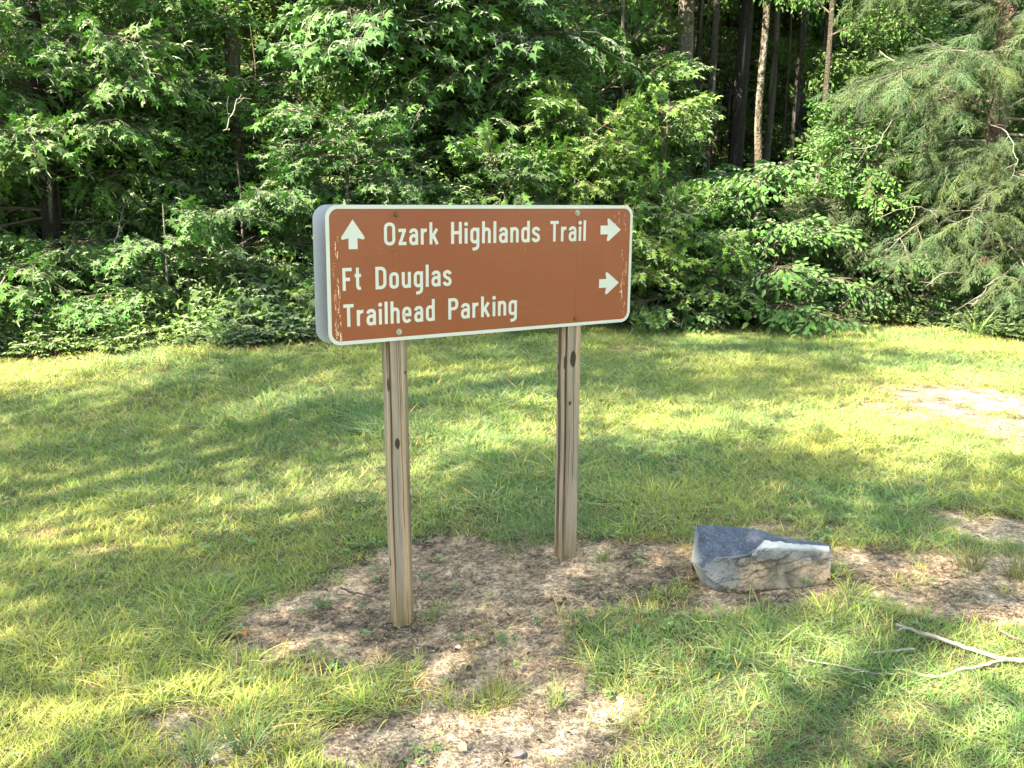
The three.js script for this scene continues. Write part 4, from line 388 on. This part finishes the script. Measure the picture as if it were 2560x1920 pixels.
// saplings and trees of the wood that nothing tells apart
{
  const R = rng(400), shapes = [SP.oval[0], SP.fine[0], SP.star[1], SP.fine[1], SP.oval[2]];
  const mk = (k) => tree({ name: 'understory_sapling', category: 'sapling', group: 'saplings of the shaded wood', seed: 500 + k, label: 'leafy green sapling growing among the trunks inside the shaded wood', base: V3(0, 0, 0), h: 3.4 + k * 0.4, r: 0.03, spray: shapes[k], tint: k === 2 ? [1.1, 1.1, 0.9] : [1.6, 1.55, 1.1], limbs: [{ n: 20, h0: 0.3, h1: 3.2 + k * 0.4, len: [1.0, 1.7, 0.5, 0.8], spread: 180, rise: [5, 35], droop: 0.35, gap: k % 2 ? 0.4 : 0.3, scale: k % 2 ? 0.85 : 1 }] });
  const protos = shapes.map((_, k) => mk(k)); let n = 0;
  const place = (x, z, k, s) => { const o = n < 5 ? protos[n] : protos[k].clone(); if (n >= 5) { o.name = numbered('understory_sapling'); scene.add(o); } o.position.set(x, G(x, z), z); o.rotation.y = R() * 6.283; o.scale.setScalar(s); n++; };
  for (let t = 0; t < 112; t++) { const z = -14.2 - 12 * (t / 112) ** 1.2 + R.s(0.5), x = R.s(-z * 0.58), px = 1280 + x / -z * 2400; if (z > -22 && px > 500 && px < 800 && R() < 0.9) continue; if (px > 1560 && px < 2090 && z > -25 && R() < 0.9) continue; if (z > edgeZ(x) - 1.6) continue; place(x, z, Math.floor(R() * 5), R.r(0.7, 1.25)); }
  for (const [px, d] of [[820, 15], [960, 15.5], [1180, 15.6], [1330, 15.2], [350, 15.2], [480, 17], [60, 15], [2350, 16.5], [2520, 16], [1560, 16.5]]) { const b = stand(px, d); place(b.x, b.z, Math.floor(R() * 5), R.r(0.8, 1.1)); }
  const trunks = [0, 1, 2].map((k) => tree({ name: 'woodland_tree', group: 'trees of the deep wood', seed: 600 + k, label: 'tall slender tree among the many trunks deep in the wood', base: V3(0, 0, 0), h: 15, r: [0.1, 0.13, 0.07][k], bark: [[0.08, 0.066, 0.054], [0.05, 0.043, 0.037], [0.12, 0.105, 0.09]][k], top: 0.5, spray: SP.fine[k % 2], tint: [1.7, 1.7, 1.1], limbs: [{ n: 9, h0: 5 + k, h1: 9, len: [1.5, 2.6], spread: 180, rise: [5, 35], droop: 0.4, scale: 1.3, gap: 0.45 }], crown: hi(12, 3, 16, [1.6, 2.6]) })); let m = 0;
  for (let t = 0; t < 84; t++) { const z = -19 - 26 * (t / 84) + R.s(1), x = R.s(-z * 0.6 + 1); const o = m < 3 ? trunks[m] : trunks[t % 3].clone(); if (m >= 3) { o.name = numbered('woodland_tree'); scene.add(o); } m++; o.position.set(x, G(x, z), z); o.rotation.y = R() * 6.283; o.scale.setScalar(R.r(0.8, 1.25)); }
  for (let t = 0; t < 30; t++) { const px = t < 18 ? R.r(1500, 2180) : R.r(520, 1000), b = stand(px, R.r(16.5, 30)), o = trunks[t % 3].clone(); o.name = numbered('woodland_tree'); scene.add(o); o.position.copy(b); o.rotation.y = R() * 6.283; const w = R.r(0.28, 0.6); o.scale.set(w, R.r(0.75, 1.1), w); }
  const slim = [0, 1, 2].map((k) => tree({ name: 'slender_tree', group: 'thin young trees of the wood', seed: 650 + k, label: 'thin young tree with sparse small leaves between the larger trunks', base: V3(0, 0, 0), h: 8, r: 0.032, bark: [[0.16, 0.13, 0.1], [0.08, 0.065, 0.05], [0.12, 0.1, 0.07]][k], top: 0.4, kink: 0.12, spray: [SP.oval[0], SP.fine[0], SP.oval[2]][k], tint: [2, 1.75, 1.1], hue: 0.2, vary: 0.3, limbs: [{ n: 16, h0: 0.8, h1: 7.8, len: [0.6, 1.3], spread: 180, rise: [0, 40], droop: 0.3, gap: 0.4, skip: 0.35, scale: k === 1 ? 0.7 : 1 }] })); let sn = 0;
  for (let t = 0; t < 66; t++) { const px = t < 40 ? R.r(1480, 2250) : R.r(380, 1300), b = stand(px, R.r(px > 1560 && px < 2000 ? 21 : 17, 31)), o = sn < 3 ? slim[sn] : slim[t % 3].clone(); if (sn >= 3) { o.name = numbered('slender_tree'); scene.add(o); } sn++; o.position.copy(b); o.rotation.y = R() * 6.283; o.scale.setScalar(R.r(0.7, 1.2)); }
  // the far wood reads as one mass
  const M = [], C = []; for (let t = 0; t < 3600; t++) { const z = -24 - 28 * R(), x = R.s(-z * 0.64 + 2), y = G(x, z) + 0.3 + (3 - z * 0.2) * R() ** 1.2; M.push(basis(V3(x, y, z), V3(R.s(1), R.s(0.6), R.s(1)), V3(R.s(0.7), 1, R.s(0.7)), R.r(1.1, 2.2))); const c = tint(R, 0.25, 0.15); C.push(rgb(c.r * 1.9, c.g * 1.75, c.b * 1.1)); }
  const o = instanced('far_woods', SP.fine[0], leafM, M, C); o.userData.kind = 'stuff'; tag(o, 'far green depth of the wood behind all the trunks', 'woods');
  const D = []; for (let t = 0; t < 1500; t++) { const x = R.s(44), z = -54 - 9 * R(), y = G(x, z) + 17 * R(); D.push(basis(V3(x, y, z), V3(R.s(1), R.s(0.5), R.s(0.3)), V3(R.s(0.4), 0.4, 1), R.r(4, 6))); }
  const o2 = instanced('far_woods', SP.fine[1], leafM, D, D.map(() => tint(R, 0.2, 0.1).multiply(rgb(1.5, 1.5, 1)))); o2.userData.kind = 'stuff'; tag(o2, 'last dim foliage closing off the view far back in the wood', 'woods');
}
// undergrowth along the edge
{
  const plant = (seed, leaf, n, h, size, col, three) => { const R = rng(seed), mb = new MB(), m = new THREE.Matrix4(); for (let k = 0; k < n; k++) { const a = R() * 6.28, r = 0.16 * Math.sqrt(R()), hh = h * R.r(0.5, 1.1), b = V3(Math.cos(a) * r, 0, Math.sin(a) * r), tp = V3(b.x + R.s(0.14), hh, b.z + R.s(0.14)); mb.tube([b, b.clone().lerp(tp, 0.5).add(V3(R.s(0.02), 0, R.s(0.02))), tp], [0.003, 0.0025, 0.0015], 3, rgb(0.09, 0.1, 0.04)); const L = three ? 3 : 5, o = R() * 6.28, c = tint(R, 0.25, 0.12).multiply(col);
      for (let q = 0; q < L; q++) { const al = o + q * 6.283 / L + R.s(0.25), d = V3(Math.cos(al), R.r(-1.1, 0.1), Math.sin(al)), s = size * R.r(0.75, 1.2); mb.fan(leaf, basis(tp.clone().addScaledVector(d, s * 0.12), d, V3(R.s(0.6), 1, R.s(0.6)), s, m), c); } } return mb.geo(); };
  const T = [plant(31, OVAL, 9, 0.34, 0.12, rgb(0.1, 0.22, 0.025), true), plant(32, OVAL, 8, 0.26, 0.09, rgb(0.075, 0.17, 0.025), false), plant(33, STAR, 8, 0.4, 0.11, rgb(0.08, 0.18, 0.03), true)], R = rng(700), M = [[], [], []], C = [[], [], []];
  for (let n = 0; n < 4600; n++) { const far = n > 3000, X = R.s(9), e = edgeZ(X), px = 1280 + X / -e * 2400, left = px < 900, u = far ? R.r(1.5, 9) : (R() ** 1.3) * (left ? 1.9 : 1.6), Z = e - u + 0.28 * noise(X * 2.1, 1, 3) - 0.05, k = n % 3, hgt = far ? R.r(0.7, 1.6) : lerp(0.45, left ? 1.75 : 1.5, clamp(u / 1.1, 0, 1)) * R.r(0.7, 1.2); if (far && px > 300 && px < 800 && R() < 0.75) continue;
    M[k].push(new THREE.Matrix4().compose(V3(X, G(X, Z), Z), new THREE.Quaternion().setFromAxisAngle(V3(0, 1, 0), R() * 6.28), V3(0.55 + 0.45 * hgt, hgt, 0.55 + 0.45 * hgt))); const f = fbm(X * 1.4, Z * 1.4, 4, 2), b = 1 + 0.6 * f; C[k].push(rgb(b * lerp(0.95, 1.3, clamp(f + 0.5, 0, 1)), b, b * 0.95)); }
  T.forEach((g, k) => { const o = instanced('undergrowth_foliage', g, leafM, M[k], C[k]); o.userData.kind = 'stuff'; tag(o, ['three-leaved creeper covering the ground along the edge of the wood', 'five-leaved low plants mixed along the edge of the wood', 'lobed seedlings standing in the undergrowth along the wood edge'][k], 'undergrowth'); });
  const red = plant(34, OVAL, 5, 0.12, 0.07, rgb(0.1, 0.02, 0.025), true); const o = tag(mesh('red_leaved_plant', red, leafM), 'small dark red leaved plant at the wood edge right of the panel', 'plant'); o.position.copy(onGround(1668, 792)); o.scale.setScalar(1.1);
  const weed = plant(35, OVAL, 6, 0.05, 0.055, rgb(0.1, 0.17, 0.05), false); let q = 0; for (const [px, py, s, label] of [[1420, 1640, 0.9, 'tiny green weed on bare earth right of the nearer post'], [1270, 1615, 0.8, 'tiny green weed on bare earth between posts and bottom edge'], [1170, 1590, 0.7, 'smallest green weed close right of the nearer post base'], [1440, 1540, 0.8, 'small weed on worn ground below the farther post'], [1015, 1905, 1, 'leafy green weed in the grey soil at the bottom edge']]) { const w = tag(mesh('weed', weed, leafM), label, 'weed'); w.position.copy(onGround(px, py)); w.scale.setScalar(s * 0.55); w.rotation.y = q++ * 1.7; }
}
// ───────────────────────── trees beside the clearing that throw the dappled shade
{
  const LIT = blobs([[290, 955, 130, 26], [60, 925, 130, 22], [800, 1000, 170, 26], [130, 1215, 200, 45], [740, 1255, 260, 55], [480, 1340, 230, 36], [1215, 1110, 210, 115], [1735, 1100, 430, 95], [2300, 1080, 340, 100], [2430, 960, 220, 45], [1180, 930, 220, 20], [1900, 905, 160, 14], [1980, 1255, 490, 60], [2430, 1480, 200, 70], [1960, 1720, 480, 140], [290, 1660, 230, 70], [810, 1680, 190, 45], [1560, 1640, 120, 70], [1180, 1420, 110, 28], [2450, 1800, 250, 100], [100, 1800, 200, 60], [1730, 1405, 60, 30]]);
  const test = (p, R) => { const t2 = (p.y - 1.7) / SUN.y, x2 = p.x - SUN.x * t2, z2 = p.z - SUN.z * t2; if (Math.abs(x2) < 1.3 && Math.abs(z2 + 4.6) < 0.9) return R() < 0.9; const t = (p.y - 0.05) / SUN.y, x = p.x - SUN.x * t, z = p.z - SUN.z * t; if (z < -17 || z > -2 || x < -12 || x > 11) return R() < (z < -10.3 ? 0.06 : 0.3); const l = blobField(LIT, x, z, 0.3, 0.5); return R() > l * 1.05 - 0.02 && R() < (z > -4.1 ? 0.22 : 0.72); };
  const side = (x, z, seed, label) => tree({ name: 'roadside_tree', seed, label, base: V3(x, G(x, z), z), h: 11, r: 0.2, bark: [0.13, 0.1, 0.08], spray: SP.oval[0], crown: { n: 420, c: [0, 6.2, 0], s: [3.2, 5.6, 3.2], scale: [1.1, 1.8] }, tint: [1.6, 1.6, 1] });
  side(12.5, -2.5, 821, 'leafy tree right of the clearing opposite the sign face'); side(14.5, 3.5, 822, 'leafy tree right of the camera across the clearing'); side(10.5, 8, 823, 'leafy tree behind the camera to the right');
  [[-8.5, -1, 'nearest tall tree left of the clearing throwing dappled shade on the lawn'], [-6, 4.5, 'tall tree behind the camera on the left throwing dappled shade'], [-12, 2, 'tall tree farther left, behind the nearest shade tree'], [-10, 7.5, 'tall tree behind and left, farthest of the shade trees'], [-1, 7, 'tall tree straight behind the camera shading the near grass']].forEach(([x, z, label], k) => { const s = k > 1 ? 1.25 : 1;
    tree({ name: 'shade_tree', seed: 800 + k, label, base: V3(x, G(x, z), z), h: 15 * s, r: 0.24, bark: [0.13, 0.1, 0.08], spray: SP.oval[0], crown: { n: 480, c: [0, 10.2 * s, 0], s: [4.2, 6.2 * s, 4.2], scale: [1.1, 1.7], test }, tint: [1.6, 1.6, 1] }); });
}
renderer.render(scene, camera);
